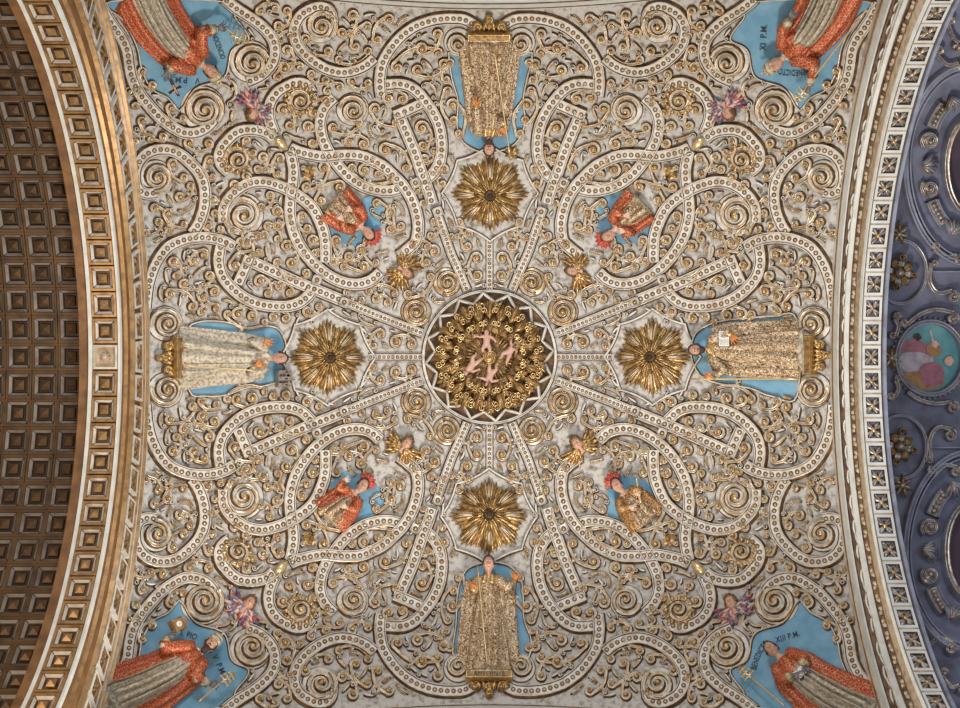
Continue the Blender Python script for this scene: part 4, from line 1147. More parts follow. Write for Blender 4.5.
# niches
n1 = blob('painted_niche', [(449, 56), (456, 50), (524, 50), (532, 56), (527, 78), (523, 100), (525, 122), (516, 142), (500, 150), (489, 152), (477, 150), (463, 141), (457, 124), (458, 100), (452, 78)], .8, 'blue', 'bright blue painted niche ground behind the bearded saint with orange gloves', 'niche')
n2 = blob('painted_niche', [(453, 655), (456, 625), (457, 600), (461, 580), (470, 568), (489, 563), (508, 566), (520, 578), (523, 595), (524, 620), (531, 640), (530, 655), (520, 662), (465, 662)], .8, 'blue', 'blue painted niche ground behind the front-facing saint with the name plinth', 'niche')
n3 = blob('painted_niche', [(186, 334), (198, 322), (225, 322), (245, 328), (262, 326), (276, 328), (284, 340), (286, 358), (284, 372), (276, 382), (262, 386), (245, 388), (225, 395), (205, 396), (188, 390)], .8, 'blue', 'blue painted niche ground behind the lying saint with the castle', 'niche')
n4 = blob('painted_niche', [(798, 320), (798, 396), (772, 396), (750, 388), (722, 384), (704, 378), (695, 366), (692, 355), (694, 338), (703, 328), (722, 321), (750, 318), (775, 316)], .8, 'blue', 'bright blue painted niche ground behind the saint holding an open book', 'niche')
# bearded saint (top)
sa, fa = saint(489, 143, PI/2, 110, (23, 33), 'bearded saint in white-gold brocade with orange gloves and slanting staff, head toward the upper rosette',
      ((-27, -14, 13), (-22, -17, 16), .45), ((-34, 13, 13), (-43, 13.5, 16), PI+.2), 'glove', 'hair', bd='hair', mir=1)
rod('staff', (511, 153), (494, 40), .75, 20, 17, 'brightgold', 'thin gilded staff slanting across the bearded saint with orange gloves', 'staff')
plinth(489, 31, PI/2, 22, 'gilded leafy bracket with plain gold band under the bearded saint', None, 5)
mb = MB()
for k in range(7):
    v, f = leafgrid(8, 5, 6, 1, 1, 2); mb.add([W(*p) for p in rot2(v, k*2*PI/7, 512, 152, 3)], f, k % 2)
o = mb.build('gilded_flower', ['gold', 'darkgold']); tag(o, 'small gilded leaf cluster at the end of the bearded saint staff', 'ornament')
# front-facing saint (bottom)
sb, fb = saint(488.5, 568.5, -PI/2, 110, (27, 33), 'beardless front-facing saint in dense brown-gold brocade standing on the lettered plinth',
      ((-26, -15, 13), (-28, -17, 16), .25), ((-24, 20, 12), (-17, 26, 13), .3), 'glove', 'hair', tilt=0, cape='brocade', robe='brocade')
rod('crozier', (477, 572), (487, 674), .75, 19, 18, 'brightgold', 'thin gilded staff held upright by the front-facing saint', 'staff')
plinth(489, 681, -PI/2, 24, 'gilded bracket plinth with carved name band under the front-facing saint', 'AGVSTINVS', 6.5)
# castle saint (left)
sc_, fc = saint(275, 358, 0, 104, (25, 32), 'saint in white robe with long grey folds beside a grey castle, orange gloved hands',
      ((-28, -19, 12), (-16, -18, 13), .35), ((-30, 14, 13), (-26, 8, 17), -.35), 'glove', 'hair', cape='alb', robe='alb', hem='pinkglove')
rod('staff', (177, 366), (252, 371), .7, 17, 20, 'brightgold', 'thin gilded rod along the white robe of the castle saint', 'staff')
plinth(173, 358, 0, 22, 'gilded bracket with grooved band under the feet of the castle saint', '#', 6)
# model castle
def castle(px, py, ang, label):
    fr = Fr(px, py, ang, 1.0, 3); o = root('model_castle', W(px, py), label, 'castle')
    def box(mb, u0, u1, v0, v1, h0, h1, m=0):
        V = [(u0, v0, h0), (u1, v0, h0), (u1, v1, h0), (u0, v1, h0), (u0, v0, h1), (u1, v0, h1), (u1, v1, h1), (u0, v1, h1)]
        mb.add([fr(*p) for p in V], [(0, 1, 5, 4), (1, 2, 6, 5), (2, 3, 7, 6), (3, 0, 4, 7), (4, 5, 6, 7)], m)
    mb = MB(); box(mb, -6, 3, -7, 7, 0, 9); 
    for i in range(3): box(mb, -4.5, -2.2, -5+i*4, -3+i*4, 9, 9.4, 1)
    for i in range(3): box(mb, -.5, 1.4, -5+i*4, -3+i*4, 9, 9.4, 1)
    mb.build('wall', ['silver', 'dark'], parent=o, smooth=False)
    for v in (-6.5, 0, 6.5):
        mb = MB(); hh = 7 if v else 10
        box(mb, -6, hh, v-2, v+2, 0, 11); 
        for k in (-1.5, .5): box(mb, hh, hh+1.6, v+k, v+k+1, 0, 11)
        box(mb, 1, 3.5, v-.7, v+.7, 11, 11.3, 1)
        mb.build('tower', ['silver', 'dark'], parent=o, smooth=False)
castle(280, 379, 0, 'small silver-grey model castle beside the head of the white-robed saint')
# book saint (right)
sd, fd = saint(701, 349.5, PI, 107, (27, 31), 'dark-bearded saint in gold-white brocade with open white book and orange gloves',
      ((-24, 16, 12), (-14, 27, 13), .2) if False else ((-28, -22, 12), (-16, -29, 13), .35), ((-34, 17, 14), (-36, 15, 16), -2.2), 'glove', 'hair', bd='hair', mir=1)
rod('gilded_staff', (694, 379.5), (806, 379.5), .9, 15, 15, 'brightgold', 'long gilded staff lying beside the book saint from hand to plinth', 'staff')
plinth(814, 355, PI, 20, 'bright gilded bracket with dark grooved band under the book saint', '#', 5, 'gold', 'ink')
def book(px, py, ang, w, l, h, label, cover, page=True):
    fr = Fr(px, py, ang, 1.0, h); o = root('book', W(px, py, h), label, 'book'); mb = MB()
    for s in (-1, 1):
        V = []; n = 6
        for i in range(n+1):
            x = s*w*i/n; z = 1.2*math.sin(PI*i/n)*.8+.6
            V += [(-l, x, z), (l, x, z)]
        mb.add([fr(*p) for p in V], [(2*i, 2*i+1, 2*i+3, 2*i+2) for i in range(n)], 0)
        if page:
            for k in range(6):
                u = l*.75-k*l*.28
                mb.add([fr(*p) for p in ((u, s*w*.2, 2.0), (u, s*w*.85, 1.5), (u-.35, s*w*.85, 1.5), (u-.35, s*w*.2, 2.0))], [(0, 1, 2, 3)], 1)
    mb.build('pages', ['paper', 'greyglove'], parent=o)
    mb = MB(); V = [(-l-.7, -w-.7, .2), (l+.7, -w-.7, .2), (l+.7, w+.7, .2), (-l-.7, w+.7, .2), (-l-.7, -w-.7, -1), (l+.7, -w-.7, -1), (l+.7, w+.7, -1), (-l-.7, w+.7, -1)]
    mb.add([fr(*p) for p in V], [(0, 1, 2, 3), (4, 5, 6, 7), (0, 1, 5, 4), (1, 2, 6, 5), (2, 3, 7, 6), (3, 0, 4, 7)], 0); mb.build('cover', [cover], parent=o, smooth=False)
book(730.5, 338, PI, 8, 5.2, 17, 'open white book in the orange gloved hand of the bearded book saint', 'side')
# ------------------------------------------------------------------ half figures in red
def half(px, py, ang, label, robe, hat, arms, glove, mir=1, R=6.8, hatpos=(10, 0), hairm='hair', tilt=0, surp=True, L=44, wd=19):
    fr = Fr(px, py, ang, 1.0, 1.0, mir)
    b = MB(); t = head_mesh(b, (0, 0, 10), R, tilt)
    tube(b, [(-R*.6, 0, 9), (-R*1.3, 0, 8.5), (-R*1.8, 0, 8)], [R*.45, R*.45, R*.6], 12)
    tube(b, [(-10, 0, 5.5), (-14, 0, 4.5), (-24, 0, 4), (-L+4, 0, 4)], [4.5, 7, 7.5, 7], 14, flat=.6)
    for s, (e, w, hd) in zip((-1, 1), arms):
        tube(b, [(-12.5, s*7, 8), (-15, s*9.5, 8.5), e, w], [4, 4.2, 3.2, 2.2], 12); hand(b, w, hd, .95, .4, -s)
    V, Fc = remesh(b, .42); fm = []
    for f in Fc:
        c = V[f[0]]; gm = 0
        for (e, w, hd) in arms:
            dx = c[0]-w[0]; dy = c[1]-w[1]
            if dx*math.cos(hd)+dy*math.sin(hd) > -1 and dx*dx+dy*dy < 120 and c[2] > w[2]-4: gm = 1
        if c[0] > -R*1.2 and abs(c[1]) < R*1.2: gm = 0
        fm.append(gm)
    o = mk('half_figure', [fr(*p) for p in V], Fc, ['skin', glove], fm); tag(o, label, 'figure', 'half figures in loops')
    hair(o, fr, t, R, hairm, False); eyes(o, fr, t, R)
    cloth(o, 'mantle', fr, [(-8, 0, 7, 8.5, 0), (-12, 0, wd*.8, 10, 0), (-22, 0, wd, 9.5, 0), (-L, 0, wd*1.12, 8, 0)], robe, 4, .2, 40, seed=px)
    if surp: cloth(o, 'surplice', fr, [(-17, 0, 5, 11.5, 0), (-26, 0, 10, 13, 0), (-L-2, 0, 14, 12, 0)], 'brocade', 5, .25, 30, seed=py)
    for s, (e_, w_, hd) in zip((-1, 1), arms):
        sleeve(o, fr, [(-12, s*7.5, 8.5), (-16, s*10, 9), e_, (w_[0]*.9+e_[0]*.1, w_[1]*.9+e_[1]*.1, w_[2]-.5)], [5, 5.2, 4.6, 3.0], robe, True)
    cloth(o, 'collar', fr, [(-R*1.15, 0, R*.8, 9.5, 0), (-R*1.7, 0, R*1.4, 11.2, 0)], 'alb', 3, .1, 20)
    # red tasselled hat behind the crown
    mb = MB()
    for k in range(7):
        a = -1.3+2.6*k/6; v, f = leafgrid(11, 5.5, 6, 1, .8, 2)
        mb.add([fr(*p) for p in rot2(v, a, hatpos[0]-4, hatpos[1], 4+(k % 2))], f, 0)
    ell(mb, (0, 0, 0), (.01, .01, .01)) if False else None
    h_ = mb.build('red_hat', ['redcloth']); tag(h_, 'small red pointed hat brim behind the head of the '+hat, 'hat')
    return o, fr
def bluepatch(pts, label, c=None): return blob('painted_niche', pts, .7, 'blue', label, 'niche', edge=False, centre=c)
bluepatch([(352, 205), (372, 196), (384, 212), (378, 232), (366, 246), (345, 244), (331, 238), (325, 226), (335, 214)], 'small blue ground behind the pale-gloved half figure')
bluepatch([(628, 198), (609, 190), (598, 210), (600, 232), (612, 244), (634, 243), (652, 238), (660, 222), (645, 210)], 'small blue ground behind the slumbering red half figure')
bluepatch([(330, 486), (344, 472), (360, 474), (376, 484), (384, 500), (376, 517), (360, 524), (345, 518), (334, 502)], 'small blue ground behind the red half figure with praying pink hands')
bluepatch([(608, 490), (614, 478), (630, 476), (650, 484), (662, 496), (655, 512), (640, 520), (622, 523), (608, 515)], 'small blue ground behind the brown-gold half figure')
half(366, 231, .72, 'half figure in orange-red brocade with pink and white sleeves on the crucifix bearer side', 'red', 'half figure with pink sleeves', (((-22, -13, 12), (-29, -6, 14), 2.8), ((-22, 13, 12), (-30, 7, 14), -2.9)), 'pinkglove', tilt=.2)
half(610.5, 233.5, PI-.75, 'half figure in orange-red brocade resting its tilted head, grey hair, on the staff bearer side', 'red', 'grey-haired half figure', (((-20, -14, 12), (-16, -8, 15), .8), ((-22, 13, 12), (-27, 4, 15), -2.4)), 'pinkglove', tilt=.4, hairm='brownhair')
half(360.5, 488, -.75, 'half figure in orange-red brocade with raised pink hand on the tower bearer side', 'red', 'half figure with raised pink hand', (((-20, -15, 12), (-11, -18, 13), .5), ((-24, 12, 12), (-29, 5, 15), -1.6)), 'pinkglove', tilt=-.3)
half(619, 487.5, -PI+.85, 'half figure in brown-gold brocade holding a short gilt bar on the bareheaded pope side', 'browncade', 'brown-gold half figure', (((-22, -13, 12), (-26, -5, 14), 2.4), ((-20, 14, 12), (-20, 13, 13), -1.9)), 'pinkglove', tilt=.25)
rod('gilt_bar', (639, 480), (644, 506), 1.3, 13, 15, 'brightgold', 'short bright gilt bar resting on the brown-gold half figure', 'bar')
# frames of small strapwork near the half figures: gold leaf fan
for (sx, sy) in QUADS:
    x, y = q((672, 171), sx, sy); o = root('leaf_fan', W(x, y), 'gilded leaf fan at the strap crossing in '+QN[(sx, sy)], 'leaf ornament')
    for k in range(5):
        mb = MB(); v, f = leafgrid(15-abs(k-2)*2, 6, 8, 2, 1, 2.2, .15); mb.add([W(*p) for p in rot2(v, math.atan2(sy*1.0, -sx*1.0)*-1+PI+(k-2)*.42 if False else math.atan2(-1.0*(-sy), sx*1.0)+(k-2)*.42, x-sx*5, y-sy*5, 2.5+(k % 2))], f, k % 2); mb.build('leaf', ['gold', 'darkgold'], parent=o)
    x, y = q((699, 142.5), sx, sy); mb = MB()
    fr = Fr(x, y, math.atan2(-sy*-1.0, sx*1.0)*1.0, 1, 0); ell(mb, (0, 0, 3.5), (8, 4.6, 4.2), 0, 12, 14); mb.v = [fr(*p) for p in mb.v]
    o = mb.build('golden_bead', ['brightgold']); tag(o, 'oval polished gold bead where two beaded straps meet in '+QN[(sx, sy)], 'bead', 'oval gold beads')
# ------------------------------------------------------------------ corner panels and popes
def corner_panel(sx, sy, label):
    P = [q(p, sx, sy) for p in CORNER]
    return blob('painted_corner', P, .9, 'blue', label, 'panel', centre=q((806, 50), sx, sy))
cTL = corner_panel(-1, -1, 'blue lettered corner panel behind the crucifix bearing pope')
cTR = corner_panel(1, -1, 'blue lettered corner panel behind the pope with the long staff')
cBL = corner_panel(-1, 1, 'blue lettered corner panel behind the tower bearing pope')
cBR = corner_panel(1, 1, 'blue lettered corner panel behind the bareheaded pope')
text_on(cTL, 'INOCENCIO', line_fn(215.5, 46, 1.22, 1.6, 0, .62), 7.8)
text_on(cTL, 'V   P.M.', line_fn(186, 77, PI+.05, 1.6, 0, .95), 8.5)
text_on(cTR, 'XI  P.M.', line_fn(767, 37, -PI/2+.05, 1.6, 0, .85), 9)
text_on(cTR, 'BENEDICTO', line_fn(794, 69.5, PI+.0, 1.6, 60, .60), 8.5)
text_on(cBL, 'S. PIO', line_fn(187, 638, .32, 1.6, 0, .80), 8.5)
text_on(cBL, 'V  P.M.', line_fn(216, 667, 1.12, 1.6, 0, .85), 8.5)
text_on(cBR, 'BENEDICTO', line_fn(761.5, 656.5, -1.13, 1.6, 58, .62), 8.5)
text_on(cBR, 'XIII P.M.', line_fn(789, 640, -.28, 1.6, 0, .8), 8.5)
def pope(px, py, ang, label, arms, gloves, tilt=0, bd=None, hairm='hair', tiara=True, mir=1, R=7.6, L=105, wd=(25, 33), bend=0.0):
    fr0 = Fr(px, py, ang, 1.0, 1.0, mir)
    def bendf(p):
        u, v, h = p
        if u < -16: 
            k = (-16-u); return (u, v+bend*k*k*.004, h)
        return p
    fr = lambda u, v, h=0: fr0(*bendf((u, v, h)))
    b = MB(); t = head_mesh(b, (0, 0, 13), R, tilt)
    tube(b, [(-R*.6, 0, 12), (-R*1.3, 0, 11), (-R*1.9, 0, 10)], [R*.45, R*.45, R*.65], 12)
    tube(b, [(-12, 0, 8), (-16, 0, 6), (-28, 0, 5), (-42, 0, 5), (-L*.7, 0, 5)], [4.5, 8.5, 9, 9, 8], 16, flat=.6)
    for s, (e, w, hd) in zip((-1, 1), arms):
        tube(b, [(-14, s*8, 9.5), (-17, s*11.5, 10), e, w], [4.8, 5, 3.6, 2.6], 12); hand(b, w, hd, 1.25, .5, -s)
    V, Fc = remesh(b, .46); fm = []
    for f in Fc:
        c = V[f[0]]; gm = 0
        for (e, w, hd) in arms:
            dx = c[0]-w[0]; dy = c[1]-w[1]
            if dx*math.cos(hd)+dy*math.sin(hd) > -1 and dx*dx+dy*dy < 170 and c[2] > w[2]-4.5: gm = 1
        if c[0] > -R*1.3 and abs(c[1]) < R*1.2: gm = 0
        fm.append(gm)
    o = mk('pope_statue', [fr(*p) for p in V], Fc, ['skin', gloves], fm); tag(o, label, 'statue', 'corner popes')
    hair(o, fr, t, R, hairm, False); eyes(o, fr, t, R)
    if bd: beard(o, fr, t, R, bd, .8)
    w0, w1 = wd
    cloth(o, 'red_cope', fr, [(-9, 0, 9, 9, 0), (-14, 0, w0*.78, 12, 0), (-24, 0, w0, 12.5, 0), (-45, 0, w0*1.12, 9, 0), (-70, 0, w1, 7, 0), (-L, 0, w1*1.15, 6, 0)], 'red', 5, .25, 44, seed=px)
    cloth(o, 'mozzetta', fr, [(-10, 0, 8, 13, 0), (-15, 0, 14, 15.2, 0), (-24, 0, w0*.84, 16.5, 0), (-35, 0, w0*.74, 15.6, 0)], 'red', 4, .1, 40, seed=1)
    cloth(o, 'rochet', fr, [(-28, 0, 9, 15.8, 0), (-36, 0, 12.5, 17, 0), (-55, 0, 15, 16.5, 0), (-L-4, 0, 18, 15, 0)], 'alb', 7, .26, 60, seed=py)
    cloth(o, 'collar', fr, [(-R*1.2, 0, R*.75, 13.5, 0), (-R*1.75, 0, R*1.3, 15.6, 0)], 'alb', 3, .08, 20)
    for s, (e_, w_, hd) in zip((-1, 1), arms):
        mid_ = tuple((a_+b_)/2 for a_, b_ in zip(e_, w_))
        sleeve(o, fr, [(-15, s*9, 10.5), (-20, s*12.5, 11.5), e_, mid_], [6.8, 7.0, 6.2, 5.4], 'red', True)
        sleeve(o, fr, [e_, mid_, (w_[0]*.9+e_[0]*.1, w_[1]*.9+e_[1]*.1, w_[2]-.5)], [4.6, 5.0, 3.5], 'alb', True)
    if tiara:
        e = MB(); pr = [(.30, .86), (.45, .98), (.60, .90), (.85, .90), (1.0, 1.0), (1.12, .86), (1.35, .80), (1.5, .86), (1.62, .66), (1.85, .42), (2.0, .1)]
        for (uu, rr) in pr:
            for j in range(20): a = 2*PI*j/20; e.v.append(fr(*t((uu*R, rr*R*math.cos(a), rr*R*.9*math.sin(a)-.05*R))))
        for i in range(len(pr)-1):
            for j in range(20): e.f.append((i*20+j, i*20+(j+1) % 20, (i+1)*20+(j+1) % 20, (i+1)*20+j)); e.m.append(1 if i in (0, 1, 4, 5, 7, 8) else 0)
        ti = e.build('tiara', ['alb', 'gold'], parent=o)
        e = MB(); ell(e, (2.15*R, 0, 0), (.16*R, .16*R, .16*R), 0, 6, 8); tube(e, [(2.2*R, 0, 0), (2.6*R, 0, 0)], [.07*R, .07*R], 6); tube(e, [(2.42*R, -.16*R, 0), (2.42*R, .16*R, 0)], [.06*R, .06*R], 6)
        e.v = [fr(*t(p)) for p in e.v]; e.build('tiara_cross', ['brightgold'], parent=ti)
    return o, fr
# crucifix bearer (top left): head (206,68), body toward the upper left
pope(204, 64, .62, 'tiara-wearing pope in red and grey-white robes holding a dark crucifix, named on the blue panel', (((-32, -26, 14), (-21, -40, 15), -1.0), ((-36, 19, 14), (-38, 27, 15), 1.2)), 'greyglove', tilt=.25, hairm='hair', bend=-1.0)
o = rod('cross_staff', (214, 16), (228, 26), .9, 16, 15, 'brightgold', 'gold triple-barred cross staff raised by the crucifix bearing pope', 'cross'); cross_head(o, (228, 28), .35, 15, 1.15)
rod_c = rod('crucifix', (155, 60), (172, 90), 1.5, 16, 12, 'hair', 'dark wooden crucifix pointing down from the pope hand', 'crucifix')
mb = MB(); fr = Fr(168, 84, math.atan2(30, 17), 1, 13); tube(mb, [(0, -7, 0), (0, 7, 0)], [1.5, 1.5], 6); mb.v = [fr(*p) for p in mb.v]; mb.build('cross_arm', ['hair'], parent=rod_c)
mb = MB(); tube(mb, [(-7, 0, 1.6), (-3, 0, 1.8), (1, 0, 1.8)], [.8, 1.1, .9], 6); ell(mb, (2.4, 0, 1.9), (1.1, .9, .9), 0, 6, 8); tube(mb, [(.2, -5, 1.6), (-.3, 0, 1.8), (.2, 5, 1.6)], [.5, .6, .5], 6); mb.v = [fr(*p) for p in mb.v]; mb.build('corpus', ['skin'], parent=rod_c)
# staff bearer (top right): head (781,58), body toward the upper right
pope(783, 57, PI-.72, 'tiara-wearing pope in red brocade leaning on a long gold staff, body toward the arch', (((-30, -28, 14), (-12, -39, 15), -.5), ((-30, 22, 13), (-44, 22, 15), PI-.1)), 'greyglove', tilt=.15, bd=None, hairm='greyhair', bend=1.0)
o = rod('cross_staff', (814, 81), (879, -2), .95, 18, 18, 'brightgold', 'long gold staff with triple cross slanting over the red cope', 'cross'); cross_head(o, (813, 83), math.atan2(8, -6), 17, 1.05)
# tower bearer (bottom left)
pope(203, 652, -.62, 'black-bearded pope in red and grey robes lifting a small golden tower', (((-40, -24, 13), (-33, -32, 15), .35), ((-32, 18, 14), (-25, 33, 15), .8)), 'greyglove', tilt=-.1, bd='hair', bend=-.4)
o = rod('cross_staff', (190, 712), (213, 692), .95, 17, 17, 'brightgold', 'gold triple-barred cross staff at the blue panel edge by the black-bearded pope', 'cross'); cross_head(o, (216, 690), -.6, 16, 1.1)
def tower(px, py, ang, label):
    fr = Fr(px, py, ang, 1.0, 12); o = root('model_tower', W(px, py), label, 'tower')
    mb = MB()
    def box(u0, u1, v, h1, m=0):
        V = [(u0, -v, 0), (u1, -v, 0), (u1, v, 0), (u0, v, 0), (u0, -v, h1), (u1, -v, h1), (u1, v, h1), (u0, v, h1)]
        mb.add([fr(*p) for p in V], [(0, 1, 5, 4), (1, 2, 6, 5), (2, 3, 7, 6), (3, 0, 4, 7), (4, 5, 6, 7)], m)
    box(-6.5, -4.5, 7, 7); box(-4.5, 4, 5.5, 6); box(4, 5.5, 7, 7); box(5.5, 7.5, 3.8, 6); box(7.5, 9.5, 2.2, 5)
    mb.build('tower_body', ['archgold'], parent=o, smooth=False)
    mb = MB(); V = [(3*math.cos(k*PI/6), 3*math.sin(k*PI/6), 6.2) for k in range(12)]; mb.add([fr(*p) for p in V], [tuple(range(12))], 0)
    V = [(-.2, -.2, 6.6), (2.2, -.1, 6.6), (2.2, .2, 6.6), (-.2, .2, 6.6)]; mb.add([fr(*p) for p in V], [(0, 1, 2, 3)], 1); V = [(-.2, -.2, 6.6), (-.2, 1.9, 6.6), (.2, 1.9, 6.6), (.2, -.2, 6.6)]; mb.add([fr(*p) for p in V], [(0, 1, 2, 3)], 1)
    mb.build('dial', ['paper', 'ink'], parent=o, smooth=False)
tower(169.5, 632, -.45, 'small golden model tower with round white dial held in a grey glove')
# bareheaded pope (bottom right)
pope(778.5, 656.5, -PI+.75, 'bareheaded dark-haired pope in red brocade with grey-white robe and dark book', (((-32, -14, 14), (-38, -6, 18), 2.4), ((-32, 15, 14), (-40, 8, 18), -2.6)), 'greyglove', tilt=.05, bd=None, hairm='hair', tiara=False, bend=.5)
book(811, 682, -PI+.75+PI/2, 5, 7, 18.5, 'dark closed book resting on the bareheaded pope robe', 'hair', False)
o = rod('cross_staff', (793, 716), (757, 685), .95, 17, 13, 'brightgold', 'gold triple-barred cross staff at the blue panel edge by the bareheaded pope', 'cross'); cross_head(o, (755, 683), math.atan2(-31, -36), 12, 1.1)
# ------------------------------------------------------------------ the bay beyond the pale arch
WB = WC(4.9)
def wring(px, py, rx, ry, w, h, prof, pm, mats, name, parent, a0=0, a1=2*PI, n=64, rot=0):
    full = abs(a1-a0-2*PI) < 1e-6
    P = []
    for i in range(n if full else n+1):
        a = a0+(a1-a0)*i/n; x, y = rx*math.cos(a), ry*math.sin(a)
        P.append(Vector((px+x*math.cos(rot)-y*math.sin(rot), py+x*math.sin(rot)+y*math.cos(rot))))
    mb = MB(); ribbon(mb, P, lambda t: w, lambda t: h, prof, pm, warp=WB, closed=full)
    return mb.build(name, mats, parent=parent)
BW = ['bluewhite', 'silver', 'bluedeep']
def bay_oval(px, py, label):
    o = root('oval_frame', WB(px, py), label, 'frame')
    wring(px, py, 64, 100, 3.0, 6, PR_SCROLL, [2, 0, 0, 0, 0, 0, 2], BW, 'outer_ring', o)
    wring(px, py, 59, 94, 1.4, 5, PR_THIN, PM_THIN, BW, 'inner_ring', o)
    wring(px, py, 24, 48, 3.2, 9, PR_SCROLL, [2, 1, 1, 0, 1, 1, 2], BW, 'canvas_frame', o)
    mb = MB(); n = 40; V = [WB(px, py, 1)]+[WB(px+22*math.cos(2*PI*i/n), py+46*math.sin(2*PI*i/n), 1) for i in range(n)]
    mb.add(V, [(0, 1+i, 1+(i+1) % n) for i in range(n)]); mb.build('canvas', ['plum'], parent=o)
    for k, a in enumerate([PI+d for d in (-1.15, -.75, -.35, 0, .35, .75, 1.15)]):
        mb = MB(); x, y = px+42*math.cos(a), py+70*math.sin(a)
        if k in (1, 5):
            P = smooth([(px+43*math.cos(a+d), py+72*math.sin(a+d)) for d in (-.22, -.1, 0, .1, .22)], 2)
            ribbon(mb, P, lambda t: 6.5, lambda t: 5, PR_STRAP, [2, 1, 0, 2, 0, 1, 0, 2, 0, 1, 2], warp=WB)
            for d in (-.15, -.08, 0, .08, .15): dome(mb, px+43*math.cos(a+d), py+72*math.sin(a+d), 3, 3, 3, 1, warp=WB)
            nm = 'beaded_cartouche'
        elif k in (0, 3, 6):
            for j in range(6):
                v, f = leafgrid(17, 5, 8, 1, 3, 4); mb.add([WB(*p) for p in rot2(v, a+(j-2.5)*.3+PI, x+6*math.cos(a), y+6*math.sin(a), 4+(j % 2))], f, j % 2)
            nm = 'leaf_crest'
        else:
            P = spiral(x, y, 9, 1.9, a+1.2*(1 if k < 3 else -1), 1 if k < 3 else -1, .15); ribbon(mb, P, lambda t: 1.9, lambda t: 5, PR_SCROLL, PM_SCROLL, warp=WB); dome(mb, x, y, 3, 4, 4, 1, warp=WB); nm = 'scroll'
        mb.build(nm, ['bluewhite', 'silver', 'bluedeep'], parent=o)
bay_oval(968, 163, 'bluish oval frame round a dark canvas beyond the pale arch, nearer the staff bearer')
bay_oval(968, 553, 'bluish oval frame round a dark canvas beyond the pale arch, nearer the bareheaded pope')
def half_round(px, py, label):
    o = root('round_medallion', WB(px, py), label, 'medallion', 'small round medallions beyond the pale arch')
    wring(px, py, 26, 32, 1.8, 5, PR_SCROLL, [2, 0, 1, 0, 1, 0, 2], BW, 'ring', o)
    for k in range(8):
        mb = MB(); a = k*PI/4+.2; r = 9 if k % 2 else 14
        v, f = leafgrid(13, 8, 8, 2, 3, 4, .2); mb.add([WB(*p) for p in rot2(v, a, px-2+4*math.cos(a), py+4*math.sin(a), 4+k % 2)], f, k % 2)
        ribbon(mb, spiral(px-2+r*math.cos(a), py+r*1.1*math.sin(a), 4, 1.3, a+2, 1, .2, 14), lambda t: 1.0, lambda t: 3.5, PR_THIN, [0, 1, 1, 0], warp=WB, hb=5)
        mb.build('gilded_leaf', ['silver', 'darkgold'], parent=o)
    mb = MB(); dome(mb, px-2, py, 5, 6, 6, 0, warp=WB, rings=3, seg=12); mb.build('knob', ['silver'], parent=o)
    mb = MB(); ribbon(mb, [Vector((px+28, py)), Vector((px+45, py)), Vector((px+70, py))], lambda t: 1.3, lambda t: 3, PR_THIN, PM_THIN, warp=WB); mb.build('tie_bar', BW, parent=o)
half_round(899, 271, 'bluish round medallion with silver-gilt leaves beyond the pale arch, nearer the staff bearer')
half_round(899, 448, 'bluish round medallion with silver-gilt leaves beyond the pale arch, nearer the bareheaded pope')
o = root('painted_medallion', WB(929, 358), 'round painted medallion of robed figures on teal with toothed blue frame', 'medallion')
wring(928.5, 358, 33.5, 37, 2.6, 7, PR_SCROLL, [2, 0, 1, 0, 1, 0, 2], BW, 'frame', o)
mb = MB()
for i in range(44):
    a = 2*PI*i/44; dome(mb, 928.5+37*math.cos(a), 358+40.5*math.sin(a), 1.7, 3, 1, 0, warp=WB, seg=6)
mb.build('toothed_rim', ['bluewhite'], parent=o)
mb = MB(); n = 40; mb.add([WB(929, 358, 1)]+[WB(928.5+33*math.cos(2*PI*i/n), 358+36*math.sin(2*PI*i/n), 1) for i in range(n)], [(0, 1+i, 1+(i+1) % n) for i in range(n)]); mb.build('painting', ['medallion'], parent=o)
def paint(name, poly, m, h):
    P = smooth(poly, 3, closed=True); mb = MB(); c = sum(P, Vector((0, 0)))/len(P)
    mb.add([WB(c.x, c.y, h)]+[WB(p.x, p.y, h) for p in P], [(0, 1+i, 1+(i+1) % len(P)) for i in range(len(P))]); mb.build(name, [m], parent=o, smooth=False)
paint('painted_robe', [(901, 345), (912, 338), (926, 344), (932, 350), (925, 360), (905, 358)], 'rose', 1.4)
paint('painted_robe', [(901, 354), (918, 352), (932, 358), (928, 368), (908, 372), (900, 366)], 'lilac', 1.8)
paint('painted_robe', [(903, 372), (920, 364), (936, 370), (944, 382), (930, 390), (914, 386)], 'ochre', 1.6)
paint('painted_robe', [(920, 366), (934, 362), (943, 370), (940, 384), (926, 386), (919, 376)], 'rose', 2.0)
paint('painted_robe', [(926, 346), (934, 342), (940, 350), (938, 356), (928, 356)], 'ochre', 2.0)
paint('painted_head', [(931, 342), (935, 340), (938, 344), (935, 348), (931, 346)], 'skin', 2.4)
paint('painted_head', [(944, 358), (950, 356), (953, 361), (950, 366), (944, 364)], 'skin', 2.4)
paint('painted_head', [(912, 336), (918, 333), (921, 338), (917, 341)], 'hair', 2.4)
paint('painted_cross', [(928, 330), (930, 329), (934, 344), (932, 345)], 'lilac', 2.4)
